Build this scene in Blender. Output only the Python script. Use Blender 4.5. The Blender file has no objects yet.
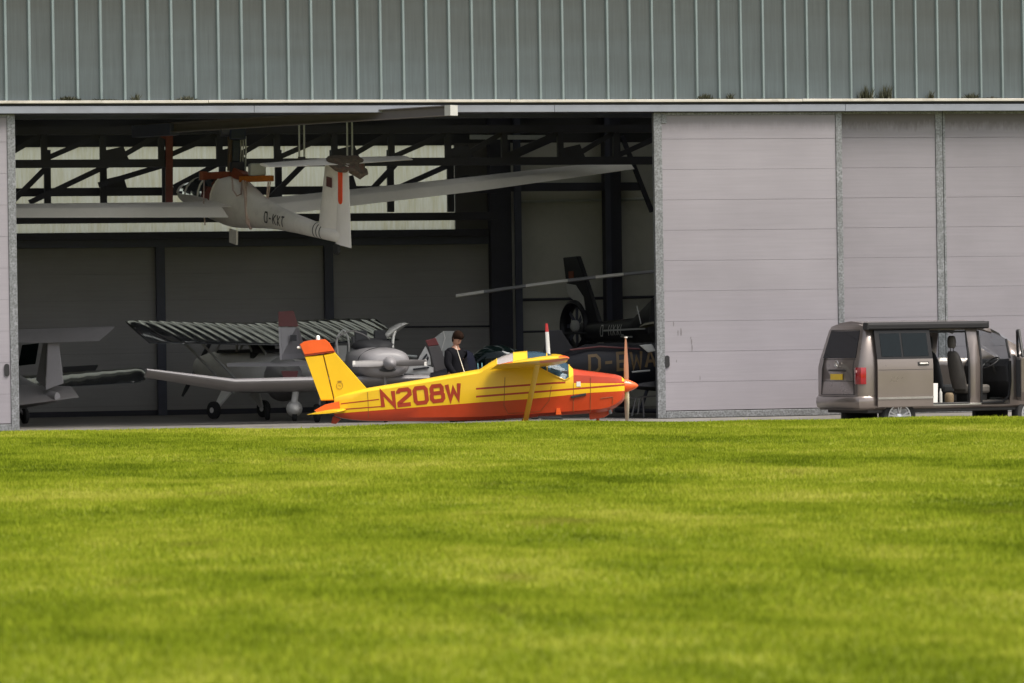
import bpy, bmesh, math, random
import numpy as np
from mathutils import Vector, Matrix, Euler
random.seed(7); rng = np.random.default_rng(11)
S = bpy.context.scene
COL = S.collection
R = math.radians
PHI = R(12.5); ROLL = 0.0154; F = 4048.0; D0 = 80.0; EYE = 1.32; FL = -0.26; AP = -0.60
DV = Vector((math.sin(PHI), math.cos(PHI), 0)); RV = Vector((math.cos(PHI), -math.sin(PHI), 0)); UP = Vector((0, 0, 1))
CAM = -DV * D0 + UP * EYE

def unroll(px, py):
    u = px - 512; v = 341.5 - py
    return u * math.cos(ROLL) + v * math.sin(ROLL), -u * math.sin(ROLL) + v * math.cos(ROLL)
def W(px, py, zd):                       # measured photo position + distance -> point in the place
    u, v = unroll(px, py)
    return CAM + DV * zd + RV * (u / F * zd) + UP * (v / F * zd)
def at(px, py, Y):
    a = W(px, py, 1.0) - CAM
    return CAM + a * ((Y - CAM.y) / a.y)
def heading(deg): return R(deg) - PHI    # 0 = along the picture to the right, 90 = straight away

# ------------------------------------------------------------------ mesh collector
class MB:
    def __init__(s): s.v = []; s.f = []; s.m = []
    def add(s, vs, fs, mi=0):
        o = len(s.v); s.v += [Vector(p) for p in vs]
        for f in fs: s.f.append([i + o for i in f]); s.m.append(mi)
        return s
    def box(s, c, d, rot=None, mi=0):
        x, y, z = d[0] / 2, d[1] / 2, d[2] / 2
        vs = [Vector(p) for p in ((-x,-y,-z),(x,-y,-z),(x,y,-z),(-x,y,-z),(-x,-y,z),(x,-y,z),(x,y,z),(-x,y,z))]
        if rot is not None: vs = [rot @ p for p in vs]
        c = Vector(c)
        return s.add([p + c for p in vs], [(0,3,2,1),(4,5,6,7),(0,1,5,4),(1,2,6,5),(2,3,7,6),(3,0,4,7)], mi)
    def mm(s, a, b, mi=0):
        a = Vector(a); b = Vector(b)
        return s.box((a + b) / 2, [abs(b[i] - a[i]) for i in range(3)], None, mi)
    def bar(s, p, q, w, h, up=(0, 0, 1), mi=0):       # rectangular bar
        p = Vector(p); q = Vector(q); d = (q - p); L = d.length; d.normalize()
        u = Vector(up)
        if abs(d.dot(u)) > .98: u = Vector((0, 1, 0))
        a = d.cross(u).normalized(); b = a.cross(d)
        rot = Matrix((d, a, b)).transposed()
        return s.box((p + q) / 2, (L, w, h), rot, mi)
    def loft(s, rings, closed=True, cap0=True, cap1=True, mi=0):
        n = len(rings[0]); o = len(s.v)
        for r in rings: s.v += [Vector(p) for p in r]
        for i in range(len(rings) - 1):
            for j in range(n if closed else n - 1):
                k = (j + 1) % n
                s.f.append([o+i*n+j, o+i*n+k, o+(i+1)*n+k, o+(i+1)*n+j]); s.m.append(mi(i, j) if callable(mi) else mi)
        m0 = mi(0, 0) if callable(mi) else mi
        if cap0: s.f.append([o + j for j in reversed(range(n))]); s.m.append(m0)
        if cap1: s.f.append([o + (len(rings)-1)*n + j for j in range(n)]); s.m.append(mi(len(rings)-2, 0) if callable(mi) else mi)
        return s
    def tube(s, path, r, n=8, mi=0):
        path = [Vector(p) for p in path]; rs = r if isinstance(r, (list, tuple)) else [r] * len(path)
        rings = []; u = None
        for i, p in enumerate(path):
            d = (path[min(i+1, len(path)-1)] - path[max(i-1, 0)]).normalized()
            if u is None:
                u = d.cross(Vector((0, 0, 1)) if abs(d.z) < .9 else Vector((1, 0, 0))).normalized()
            else: u = (u - d * u.dot(d)).normalized()
            w = d.cross(u)
            rings.append([p + (u * math.cos(t) + w * math.sin(t)) * rs[i] for t in [2*math.pi*k/n for k in range(n)]])
        return s.loft(rings, mi=mi)
    def lathe(s, c, axis, prof, n=24, mi=0):          # prof: (distance along axis, radius)
        c = Vector(c); d = Vector(axis).normalized()
        u = d.cross(Vector((0, 0, 1)) if abs(d.z) < .9 else Vector((1, 0, 0))).normalized(); w = d.cross(u)
        rings = [[c + d*h + (u*math.cos(t) + w*math.sin(t))*max(r, .0008) for t in [2*math.pi*k/n for k in range(n)]] for h, r in prof]
        return s.loft(rings, mi=mi)
    def slab(s, poly, nrm, t, mi=0):                  # polygon thickened by t centred along nrm
        nrm = Vector(nrm).normalized(); n = len(poly)
        a = [Vector(p) + nrm*t/2 for p in poly]; b = [Vector(p) - nrm*t/2 for p in poly]
        fs = [tuple(range(n)), tuple(reversed(range(n, 2*n)))] + [(i, n+i, n+(i+1) % n, (i+1) % n) for i in range(n)]
        return s.add(a + b, fs, mi)
    def ellipse_loft(s, st, n=20, mi=0):              # (x, zc, hw, hh) rings along x
        rings = []
        for x, zc, hw, hh in st:
            rings.append([(x, hw*math.cos(t), zc + hh*math.sin(t)) for t in [2*math.pi*k/n for k in range(n)]])
        return s.loft(rings, mi=mi)
    def wing(s, secs, up=(0, 0, 1), mi=0, tr=.12, flat=False):   # secs: (LE, TE[, thickness scale])
        up = Vector(up).normalized()
        X = [0, .012, .05, .12, .25, .4, .6, .8, .93, 1.0]
        yt = lambda x: 5*tr*(.2969*x**.5 - .126*x - .3516*x*x + .2843*x**3 - .1036*x**4)
        rings = []
        for sec in secs:
            le = Vector(sec[0]); te = Vector(sec[1]); k = sec[2] if len(sec) > 2 else 1
            c = (te - le).length
            pts = [le.lerp(te, x) + up*(yt(x)*c*k*1.25) for x in reversed(X)]
            pts += [le.lerp(te, x) - up*(yt(x)*c*.75*min(k, 1)) for x in X[1:-1]] + [te - up*.004]
            rings.append(pts)
        return s.loft(rings, mi=mi)
    def xf(s, M):
        s.v = [M @ p for p in s.v]; return s
    def build(s, name, mats, parent=None, smooth=None, bevel=0, label=None, world=False, recalc=True):
        vs = s.v
        if world and parent is not None:
            inv = parent.matrix_basis.inverted()
            if parent.parent is not None: inv = inv @ parent.parent.matrix_basis.inverted()
            vs = [inv @ p for p in vs]
        me = bpy.data.meshes.new(name)
        me.from_pydata([tuple(p) for p in vs], [], s.f)
        if not isinstance(mats, (list, tuple)): mats = [mats]
        for m in mats: me.materials.append(m)
        me.polygons.foreach_set('material_index', s.m)
        if recalc:
            bm = bmesh.new(); bm.from_mesh(me); bmesh.ops.recalc_face_normals(bm, faces=bm.faces); bm.to_mesh(me); bm.free()
        me.validate()
        if smooth:
            me.polygons.foreach_set('use_smooth', [True]*len(me.polygons)); me.set_sharp_from_angle(angle=R(smooth))
        o = bpy.data.objects.new(name, me); COL.objects.link(o)
        if parent: o.parent = parent
        if bevel:
            b = o.modifiers.new('bevel', 'BEVEL'); b.width = bevel; b.segments = 2; b.limit_method = 'ANGLE'; b.angle_limit = R(40)
        if label: o['label'] = label
        return o

def thing(name, label, cat, loc=(0, 0, 0), rot=0, group=None):
    o = bpy.data.objects.new(name, None); COL.objects.link(o); o.empty_display_size = .3
    o.location = loc
    o.rotation_euler = rot if isinstance(rot, (tuple, list, Euler)) else (0, 0, rot)
    o['label'] = label; o['category'] = cat
    if group: o['group'] = group
    o.matrix_basis = Matrix.LocRotScale(Vector(loc), Euler(o.rotation_euler), None)
    return o
def tag(o, label, cat, group=None):
    o['label'] = label; o['category'] = cat
    if group: o['group'] = group
    return o

# ------------------------------------------------------------------ materials
def mat(name, col, rough=.5, metal=0, var=.12, scale=4.0, stretch=(1, 1, 1), bump=0, bscale=None, coat=0, spec=.5, dirt=None, dscale=1.2, droughen=.12):
    m = bpy.data.materials.new(name); m.use_nodes = True
    N = m.node_tree.nodes; L = m.node_tree.links; b = N['Principled BSDF']
    b.inputs['Roughness'].default_value = rough; b.inputs['Metallic'].default_value = metal
    b.inputs['Specular IOR Level'].default_value = spec
    if coat: b.inputs['Coat Weight'].default_value = coat; b.inputs['Coat Roughness'].default_value = .08
    tc = N.new('ShaderNodeTexCoord'); mp = N.new('ShaderNodeMapping'); mp.inputs['Scale'].default_value = stretch
    L.new(tc.outputs['Object'], mp.inputs['Vector'])
    nz = N.new('ShaderNodeTexNoise'); nz.inputs['Scale'].default_value = scale; nz.inputs['Detail'].default_value = 6; nz.inputs['Roughness'].default_value = .65
    L.new(mp.outputs[0], nz.inputs['Vector'])
    rp = N.new('ShaderNodeMapRange'); rp.inputs[1].default_value = .25; rp.inputs[2].default_value = .75
    rp.inputs[3].default_value = 1 - var; rp.inputs[4].default_value = 1 + var
    L.new(nz.outputs['Fac'], rp.inputs[0])
    mx = N.new('ShaderNodeMix'); mx.data_type = 'RGBA'; mx.blend_type = 'MULTIPLY'; mx.inputs[0].default_value = 1
    mx.inputs[6].default_value = (*col, 1); L.new(rp.outputs[0], mx.inputs[7])
    out = mx.outputs[2]
    if dirt:
        n2 = N.new('ShaderNodeTexNoise'); n2.inputs['Scale'].default_value = dscale; n2.inputs['Detail'].default_value = 8; n2.inputs['Roughness'].default_value = .7
        L.new(mp.outputs[0], n2.inputs['Vector'])
        r2 = N.new('ShaderNodeMapRange'); r2.inputs[1].default_value = .52; r2.inputs[2].default_value = .78; r2.inputs[3].default_value = 0; r2.inputs[4].default_value = dirt[3]
        L.new(n2.outputs['Fac'], r2.inputs[0])
        m2 = N.new('ShaderNodeMix'); m2.data_type = 'RGBA'; m2.inputs[7].default_value = (*dirt[:3], 1)
        L.new(r2.outputs[0], m2.inputs[0]); L.new(out, m2.inputs[6]); out = m2.outputs[2]
    L.new(out, b.inputs['Base Color'])
    rr = N.new('ShaderNodeMapRange'); rr.inputs[1].default_value = .3; rr.inputs[2].default_value = .7
    rr.inputs[3].default_value = max(.03, rough*(1-droughen)); rr.inputs[4].default_value = min(1, rough*(1+droughen)); L.new(nz.outputs['Fac'], rr.inputs[0]); L.new(rr.outputs[0], b.inputs['Roughness'])
    if bump:
        bn = N.new('ShaderNodeBump'); bn.inputs['Strength'].default_value = bump; bn.inputs['Distance'].default_value = .01
        n3 = N.new('ShaderNodeTexNoise'); n3.inputs['Scale'].default_value = bscale or scale*4; n3.inputs['Detail'].default_value = 4
        L.new(mp.outputs[0], n3.inputs['Vector']); L.new(n3.outputs['Fac'], bn.inputs['Height']); L.new(bn.outputs[0], b.inputs['Normal'])
    return m

def glass(name, tint, refl=.08, opac=.0, dark=(.01, .012, .014), gl=.9):
    m = bpy.data.materials.new(name); m.use_nodes = True
    N = m.node_tree.nodes; L = m.node_tree.links; N.remove(N['Principled BSDF'])
    t = N.new('ShaderNodeBsdfTransparent'); t.inputs[0].default_value = (*tint, 1)
    g = N.new('ShaderNodeBsdfGlossy'); g.inputs['Roughness'].default_value = .04; g.inputs[0].default_value = (gl, gl*1.05, gl*1.1, 1)
    d = N.new('ShaderNodeBsdfDiffuse'); d.inputs[0].default_value = (*dark, 1)
    nz = N.new('ShaderNodeTexNoise'); nz.inputs['Scale'].default_value = 3
    mp = N.new('ShaderNodeMapRange'); mp.inputs[3].default_value = max(0, opac-.06); mp.inputs[4].default_value = opac+.06
    L.new(nz.outputs['Fac'], mp.inputs[0])
    fr = N.new('ShaderNodeFresnel'); fr.inputs[0].default_value = 1.5
    ad = N.new('ShaderNodeMath'); ad.operation = 'ADD'; ad.inputs[1].default_value = refl; ad.use_clamp = True; L.new(fr.outputs[0], ad.inputs[0])
    a = N.new('ShaderNodeMixShader'); L.new(mp.outputs[0], a.inputs[0]); L.new(t.outputs[0], a.inputs[1]); L.new(d.outputs[0], a.inputs[2])
    b = N.new('ShaderNodeMixShader'); L.new(ad.outputs[0], b.inputs[0]); L.new(a.outputs[0], b.inputs[1]); L.new(g.outputs[0], b.inputs[2])
    L.new(b.outputs[0], N['Material Output'].inputs[0])
    return m

def node_mat(name):
    m = bpy.data.materials.new(name); m.use_nodes = True
    return m, m.node_tree.nodes, m.node_tree.links, m.node_tree.nodes['Principled BSDF']

def cladding_mat():
    m, N, L, b = node_mat('cladding')
    tc = N.new('ShaderNodeTexCoord')
    mp = N.new('ShaderNodeMapping'); mp.inputs['Scale'].default_value = (6, 6, .25); L.new(tc.outputs['Object'], mp.inputs[0])
    st = N.new('ShaderNodeTexNoise'); st.inputs['Scale'].default_value = 3; st.inputs['Detail'].default_value = 8; st.inputs['Roughness'].default_value = .7; L.new(mp.outputs[0], st.inputs[0])
    mp2 = N.new('ShaderNodeMapping'); mp2.inputs['Scale'].default_value = (.12, .12, 1.6); L.new(tc.outputs['Object'], mp2.inputs[0])
    hz = N.new('ShaderNodeTexNoise'); hz.inputs['Scale'].default_value = 1.1; hz.inputs['Detail'].default_value = 5; L.new(mp2.outputs[0], hz.inputs[0])
    sx = N.new('ShaderNodeSeparateXYZ'); L.new(tc.outputs['Object'], sx.inputs[0])
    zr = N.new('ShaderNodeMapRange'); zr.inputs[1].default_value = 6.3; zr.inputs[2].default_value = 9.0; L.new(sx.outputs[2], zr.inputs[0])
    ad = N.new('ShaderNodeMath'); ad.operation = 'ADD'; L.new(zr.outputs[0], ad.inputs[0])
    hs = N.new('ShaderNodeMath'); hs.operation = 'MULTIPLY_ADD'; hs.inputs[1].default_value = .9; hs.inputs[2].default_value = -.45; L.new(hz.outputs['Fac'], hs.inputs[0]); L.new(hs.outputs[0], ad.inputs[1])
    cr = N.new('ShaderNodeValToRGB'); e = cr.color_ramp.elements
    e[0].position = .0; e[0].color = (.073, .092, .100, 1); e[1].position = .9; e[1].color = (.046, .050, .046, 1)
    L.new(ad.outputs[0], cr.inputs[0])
    r = N.new('ShaderNodeMapRange'); r.inputs[1].default_value = .25; r.inputs[2].default_value = .75; r.inputs[3].default_value = .74; r.inputs[4].default_value = 1.2; L.new(st.outputs['Fac'], r.inputs[0])
    mx = N.new('ShaderNodeMix'); mx.data_type = 'RGBA'; mx.blend_type = 'MULTIPLY'; mx.inputs[0].default_value = 1; L.new(cr.outputs[0], mx.inputs[6]); L.new(r.outputs[0], mx.inputs[7])
    L.new(mx.outputs[2], b.inputs['Base Color']); b.inputs['Roughness'].default_value = .5
    return m

def door_mat(name, col, stain):
    m, N, L, b = node_mat(name)
    tc = N.new('ShaderNodeTexCoord')
    mp = N.new('ShaderNodeMapping'); mp.inputs['Scale'].default_value = (.3, .3, 9); L.new(tc.outputs['Object'], mp.inputs[0])
    st = N.new('ShaderNodeTexNoise'); st.inputs['Scale'].default_value = 2.2; st.inputs['Detail'].default_value = 7; st.inputs['Roughness'].default_value = .7; L.new(mp.outputs[0], st.inputs[0])
    bl = N.new('ShaderNodeTexNoise'); bl.inputs['Scale'].default_value = .55; bl.inputs['Detail'].default_value = 5; L.new(tc.outputs['Object'], bl.inputs[0])
    r = N.new('ShaderNodeMapRange'); r.inputs[1].default_value = .3; r.inputs[2].default_value = .7; r.inputs[3].default_value = .93; r.inputs[4].default_value = 1.05; L.new(st.outputs['Fac'], r.inputs[0])
    r2 = N.new('ShaderNodeMapRange'); r2.inputs[1].default_value = .3; r2.inputs[2].default_value = .7; r2.inputs[3].default_value = .9; r2.inputs[4].default_value = 1.06; L.new(bl.outputs['Fac'], r2.inputs[0])
    ml = N.new('ShaderNodeMath'); ml.operation = 'MULTIPLY'; L.new(r.outputs[0], ml.inputs[0]); L.new(r2.outputs[0], ml.inputs[1])
    mx = N.new('ShaderNodeMix'); mx.data_type = 'RGBA'; mx.blend_type = 'MULTIPLY'; mx.inputs[0].default_value = 1; mx.inputs[6].default_value = (*col, 1); L.new(ml.outputs[0], mx.inputs[7])
    # rain grime that has settled in a ragged band near the top of the leaf
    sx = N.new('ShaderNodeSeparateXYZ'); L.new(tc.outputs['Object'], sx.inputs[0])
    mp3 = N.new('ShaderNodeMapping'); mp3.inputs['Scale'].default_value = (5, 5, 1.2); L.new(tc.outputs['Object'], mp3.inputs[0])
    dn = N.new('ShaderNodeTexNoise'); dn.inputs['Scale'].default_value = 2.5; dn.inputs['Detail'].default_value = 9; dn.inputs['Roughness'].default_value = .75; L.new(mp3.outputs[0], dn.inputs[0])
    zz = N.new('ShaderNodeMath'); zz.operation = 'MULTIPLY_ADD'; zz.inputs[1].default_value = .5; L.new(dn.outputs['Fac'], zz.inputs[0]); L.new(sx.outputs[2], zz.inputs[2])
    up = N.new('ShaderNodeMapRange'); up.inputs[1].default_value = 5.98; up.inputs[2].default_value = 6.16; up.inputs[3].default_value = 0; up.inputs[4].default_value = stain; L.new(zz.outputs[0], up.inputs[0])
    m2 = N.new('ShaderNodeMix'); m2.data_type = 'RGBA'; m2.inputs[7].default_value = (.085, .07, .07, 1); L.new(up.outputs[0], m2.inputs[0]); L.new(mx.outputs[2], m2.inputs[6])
    L.new(m2.outputs[2], b.inputs['Base Color']); b.inputs['Roughness'].default_value = .45
    wv = N.new('ShaderNodeTexWave'); wv.bands_direction = 'Z'; wv.inputs['Scale'].default_value = 17; L.new(tc.outputs['Object'], wv.inputs[0])
    bn = N.new('ShaderNodeBump'); bn.inputs['Strength'].default_value = .07; bn.inputs['Distance'].default_value = .01; L.new(wv.outputs['Fac'], bn.inputs['Height']); L.new(bn.outputs[0], b.inputs['Normal'])
    return m

def translucent_mat(tfrac=.55, c0=(.78, .75, .52), c1=(.95, .95, .80), name='translucent_sheet'):
    m, N, L, b = node_mat(name)
    tc = N.new('ShaderNodeTexCoord'); mp = N.new('ShaderNodeMapping'); mp.inputs['Scale'].default_value = (5, 5, .5); L.new(tc.outputs['Object'], mp.inputs[0])
    nz = N.new('ShaderNodeTexNoise'); nz.inputs['Scale'].default_value = 3; nz.inputs['Detail'].default_value = 7; L.new(mp.outputs[0], nz.inputs[0])
    cr = N.new('ShaderNodeValToRGB'); e = cr.color_ramp.elements; e[0].position = .3; e[0].color = (*c0, 1); e[1].position = .65; e[1].color = (*c1, 1)
    L.new(nz.outputs['Fac'], cr.inputs[0])
    t = N.new('ShaderNodeBsdfTranslucent'); L.new(cr.outputs[0], t.inputs[0])
    d = N.new('ShaderNodeBsdfDiffuse'); d.inputs[0].default_value = (.5, .5, .42, 1)
    tp = N.new('ShaderNodeBsdfTransparent'); L.new(cr.outputs[0], tp.inputs[0])
    m0 = N.new('ShaderNodeMixShader'); m0.inputs[0].default_value = tfrac; L.new(t.outputs[0], m0.inputs[1]); L.new(tp.outputs[0], m0.inputs[2])
    mx = N.new('ShaderNodeMixShader'); mx.inputs[0].default_value = .08; L.new(m0.outputs[0], mx.inputs[1]); L.new(d.outputs[0], mx.inputs[2])
    L.new(mx.outputs[0], N['Material Output'].inputs[0])
    return m

def zinc_mat():
    m, N, L, b = node_mat('galvanised_steel')
    tc = N.new('ShaderNodeTexCoord')
    vo = N.new('ShaderNodeTexVoronoi'); vo.inputs['Scale'].default_value = 26; L.new(tc.outputs['Object'], vo.inputs[0])
    nz = N.new('ShaderNodeTexNoise'); nz.inputs['Scale'].default_value = 7; nz.inputs['Detail'].default_value = 6; L.new(tc.outputs['Object'], nz.inputs[0])
    ad = N.new('ShaderNodeMath'); ad.operation = 'MULTIPLY'; L.new(vo.outputs['Distance'], ad.inputs[0]); L.new(nz.outputs['Fac'], ad.inputs[1])
    cr = N.new('ShaderNodeValToRGB'); e = cr.color_ramp.elements; e[0].position = .05; e[0].color = (.11, .115, .115, 1); e[1].position = .5; e[1].color = (.27, .275, .29, 1)
    L.new(ad.outputs[0], cr.inputs[0]); L.new(cr.outputs[0], b.inputs['Base Color']); b.inputs['Metallic'].default_value = .35; b.inputs['Roughness'].default_value = .5
    return m

M = {}
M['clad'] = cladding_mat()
M['rib'] = mat('cladding_rib', (.17, .21, .215), .45, var=.15, stretch=(1, 1, .3), scale=5)
M['flash'] = mat('eave_flashing', (.48, .45, .40), .5, var=.12, scale=3, dirt=(.2, .17, .12, .7), dscale=2)
M['track'] = mat('track_fascia', (.21, .225, .26), .45, var=.1, scale=2, dirt=(.15, .15, .16, .5))
M['door'] = door_mat('door_panel_paint', (.258, .240, .262), 0.25)
M['door_st'] = door_mat('door_panel_grimy', (.232, .215, .235), .8)
M['zinc'] = zinc_mat()
M['seam'] = mat('panel_joint', (.16, .148, .155), .8)
M['black_rubber'] = mat('black_rubber', (.012, .012, .013), .7)
M['steel'] = mat('dark_steel_paint', (.028, .028, .042), .6, var=.25)
M['steel_blue'] = mat('blue_grey_steel', (.055, .06, .088), .5, var=.2)
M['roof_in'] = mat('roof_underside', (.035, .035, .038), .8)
M['back_panel'] = door_mat('back_door_panel', (.31, .30, .29), .2)
M['lining'] = mat('pale_lining', (.46, .455, .405), .8, var=.18, scale=1.2, dirt=(.2, .19, .15, .6))
M['trans'] = translucent_mat()
M['added_roof_light'] = translucent_mat(.45, (.6, .62, .62), (.74, .76, .76), 'added_roof_light_sheet')
M['pipe'] = mat('pale_pipe', (.42, .44, .42), .5)
M['concrete'] = mat('concrete', (.15, .14, .128), .85, var=.3, scale=1.5, bump=.3, bscale=30, dirt=(.1, .095, .09, .6), dscale=.5)
M['outer'] = mat('plain_wall_cladding', (.3, .33, .33), .6, stretch=(3, 3, .3))
M['yellow'] = mat('yellow_paint', (.74, .45, .010), .32, var=.06, scale=2.5, coat=.3, dirt=(.5, .30, .02, .35))
M['red'] = mat('orange_red_paint', (.41, .036, .005), .33, var=.12, scale=3, coat=.3, dirt=(.30, .035, .006, .5))
M['orange'] = mat('orange_paint', (.72, .10, .012), .33, var=.1, scale=4, coat=.3)
M['line'] = mat('dark_red_line', (.33, .03, .008), .4)
M['white'] = mat('white_paint', (.72, .70, .66), .4, var=.06, dirt=(.4, .38, .33, .4))
M['glider'] = mat('glider_gelcoat', (.84, .80, .75), .4, var=.08, scale=1.5, dirt=(.3, .27, .23, .45))
M['glider_w'] = mat('glider_control_surface', (.90, .86, .82), .4, var=.04)
M['wood'] = mat('laminated_blade', (.30, .13, .07), .35, coat=.2, stretch=(1, 1, .2))
M['blade_pale'] = mat('pale_blade', (.58, .55, .42), .35)
M['glass_clear'] = glass('canopy_glass', (.50, .64, .78), -.02, .25, (.05, .09, .15))
M['glass_milky'] = glass('milky_canopy_glass', (.75, .72, .70), .1, .55, (.62, .55, .52))
M['glass_screen'] = glass('blue_windscreen_glass', (.45, .60, .72), .0, .42, (.07, .14, .20), .30)
M['glass_dark'] = glass('tinted_glass', (.035, .055, .055), -.02, .35, (.006, .012, .012))
M['glass_rear'] = glass('rear_glass', (.015, .016, .018), -.03, .4, (.004, .004, .005))
M['glass_glider'] = glass('glider_canopy', (.22, .24, .25), -.03, .3, (.012, .012, .014))
M['glass_far'] = glass('side_glass', (.66, .70, .72), .04, .1)
M['cabin'] = mat('dark_cabin_trim', (.03, .03, .033), .7)
M['seat'] = mat('grey_seat_fabric', (.16, .145, .13), .85, var=.2, bump=.2)
M['seat_dark'] = mat('dark_seat_fabric', (.04, .04, .042), .85)
M['van'] = mat('van_brown_grey_metallic', (.215, .18, .162), .3, metal=.55, var=.05, coat=.8, scale=1.5)
M['gloss_black'] = mat('gloss_black_trim', (.012, .011, .011), .3, spec=.25)
M['van_trim'] = mat('van_silver_trim', (.5, .48, .46), .25, metal=.8)
M['plastic'] = mat('black_plastic', (.022, .021, .021), .55)
M['awning'] = mat('awning_case', (.02, .019, .02), .6, spec=.2)
M['lamp_red'] = mat('tail_lamp_red', (.27, .005, .009), .15, coat=.8, var=.3, scale=12)
M['lamp_pale'] = mat('tail_lamp_pale', (.65, .35, .33), .15, coat=.8)
M['plate'] = mat('yellow_plate', (.75, .50, .02), .4)
M['alloy'] = mat('alloy_rim', (.55, .55, .57), .3, metal=.8)
M['tyre'] = mat('tyre', (.02, .02, .02), .85)
M['grey_ac'] = mat('grey_aircraft_paint', (.25, .24, .25), .45, var=.08, dirt=(.25, .24, .24, .4))
M['grey_dk'] = mat('dull_grey_paint', (.19, .18, .18), .45, var=.12)
M['fabric'] = mat('glossy_grey_fabric', (.045, .047, .05), .12, var=.1, coat=1)
M['maroon'] = mat('maroon_paint', (.085, .012, .014), .4)
M['navy'] = mat('navy_black_paint', (.010, .010, .014), .42, spec=.3, var=.2)
M['gold'] = mat('dull_yellow_lettering', (.105, .062, .018), .5)
M['offwhite'] = mat('offwhite_lettering', (.55, .55, .52), .5)
M['silver'] = mat('silver_grey_paint', (.42, .42, .40), .4)
M['black_ink'] = mat('black_lettering', (.03, .03, .035), .5)
M['rust'] = mat('red_oxide_paint', (.16, .035, .025), .6, var=.3)
M['hoist_orange'] = mat('orange_steel', (.50, .15, .015), .5, var=.3, scale=10)
M['hoist_red'] = mat('red_brown_steel', (.22, .05, .02), .5, var=.3)
M['blue'] = mat('blue_machine_paint', (.012, .02, .05), .4)
M['strap'] = mat('pale_strap', (.55, .42, .38), .8)
M['cover'] = mat('camouflage_cloth', (.11, .085, .065), .9, var=.6, scale=14, dirt=(.20, .05, .04, .9), dscale=6)
M['skin'] = mat('skin', (.42, .22, .15), .5, var=.05)
M['hair'] = mat('brown_hair', (.014, .0065, .0035), .85, spec=.1, var=.3, bump=.5, bscale=60, stretch=(1, 1, .3))
M['jacket'] = mat('black_jacket', (.007, .007, .009), .85, spec=.08, bump=.4, bscale=9)
M['navy_cloth'] = mat('navy_cloth', (.008, .009, .017), .9, spec=.1, bump=.4, bscale=9)
M['joint'] = mat('paint_joint', (.16, .055, .012), .6)
M['weed'] = mat('weed_leaf', (.028, .030, .012), .7, var=.4, scale=20)
M['teal'] = mat('teal_glint', (.12, .25, .27), .2)
M['basket'] = mat('tan_bag', (.15, .11, .065), .8, var=.3, scale=20)

# ------------------------------------------------------------------ stroke lettering
G = {'N': [[(0,0),(0,1),(1,0),(1,1)]], '2': [[(0,.78),(0,.88),(.15,1),(.85,1),(1,.88),(1,.66),(0,.14),(0,0),(1,0)]],
     '0': [[(0,.15),(0,.85),(.15,1),(.85,1),(1,.85),(1,.15),(.85,0),(.15,0),'c']],
     '8': [[(0,.15),(0,.38),(.12,.52),(.05,.62),(.05,.87),(.18,1),(.82,1),(.95,.87),(.95,.62),(.88,.52),(1,.38),(1,.15),(.85,0),(.15,0),'c'], [(.16,.52),(.84,.52)]],
     'W': [[(-.04,1),(.16,0),(.5,.66),(.84,0),(1.04,1)]], 'D': [[(0,0),(0,1),(.7,1),(1,.78),(1,.22),(.7,0),'c']],
     '-': [[(.15,.5),(.85,.5)]], 'K': [[(0,0),(0,1)], [(1,1),(.1,.48)], [(.32,.58),(1,0)]], 'X': [[(0,0),(1,1)], [(0,1),(.42,.58)], [(.58,.42),(1,0)]],
     'T': [[(.5,0),(.5,.93)], [(0,1),(1,1)]], 'H': [[(0,0),(0,1)], [(1,0),(1,1)], [(.1,.5),(.9,.5)]], 'L': [[(0,1),(0,0),(1,0)]],
     'E': [[(1,1),(0,1),(0,0),(1,0)], [(.1,.5),(.85,.5)]], 'A': [[(0,0),(.5,1),(1,0)], [(.25,.35),(.75,.35)]], 'V': [[(0,1),(.5,0),(1,1)]]}
def letters(text, h, w, gap, sw, t=.004, sub=1):
    mb = MB(); x0 = 0; lift = 0
    for ch in text:
        if ch == ' ': x0 += w + gap; continue
        for st in G[ch]:
            closed = st[-1] == 'c'; pts = [Vector((x0 + p[0]*w, p[1]*h)) for p in (st[:-1] if closed else st)]
            n = len(pts); Ls = []; Rs = []
            for i in range(n):
                a = pts[i-1] if (i or closed) else None; b = pts[(i+1) % n] if (i < n-1 or closed) else None
                d1 = (pts[i]-a).normalized() if a is not None else None; d2 = (b-pts[i]).normalized() if b is not None else None
                if d1 is None: d1 = d2
                if d2 is None: d2 = d1
                n1 = Vector((-d1.y, d1.x)); n2 = Vector((-d2.y, d2.x)); mt = (n1+n2)
                mt = mt.normalized() if mt.length > .05 else n1
                k = sw/2/max(.42, mt.dot(n1)); Ls.append(pts[i]+mt*k); Rs.append(pts[i]-mt*k)
            lift += .0004
            for i in range(n if closed else n-1):
                j = (i+1) % n; q = [Ls[i], Rs[i], Rs[j], Ls[j]]
                for k in range(sub):
                    a, b = k/sub, (k+1)/sub; qq = [q[0].lerp(q[3], a), q[1].lerp(q[2], a), q[1].lerp(q[2], b), q[0].lerp(q[3], b)]
                    mb.add([(p.x, p.y, t+lift) for p in qq], [(0,1,2,3)])
        x0 += w + gap
    return mb
def place(mb, o, ex, ey):                # lay lettering on the plane through o with x axis ex, y axis ey (ey may be slanted)
    ex = Vector(ex).normalized(); ey = Vector(ey); n = ex.cross(ey).normalized(); o = Vector(o)
    mb.v = [o + ex*p.x + ey*p.y + n*p.z for p in mb.v]; return mb
def lerp_tab(tab, x):
    if x <= tab[0][0]: return tab[0][1]
    for (a, b), (c, d) in zip(tab, tab[1:]):
        if x <= c: return b + (d-b)*(x-a)/(c-a)
    return tab[-1][1]

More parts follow.
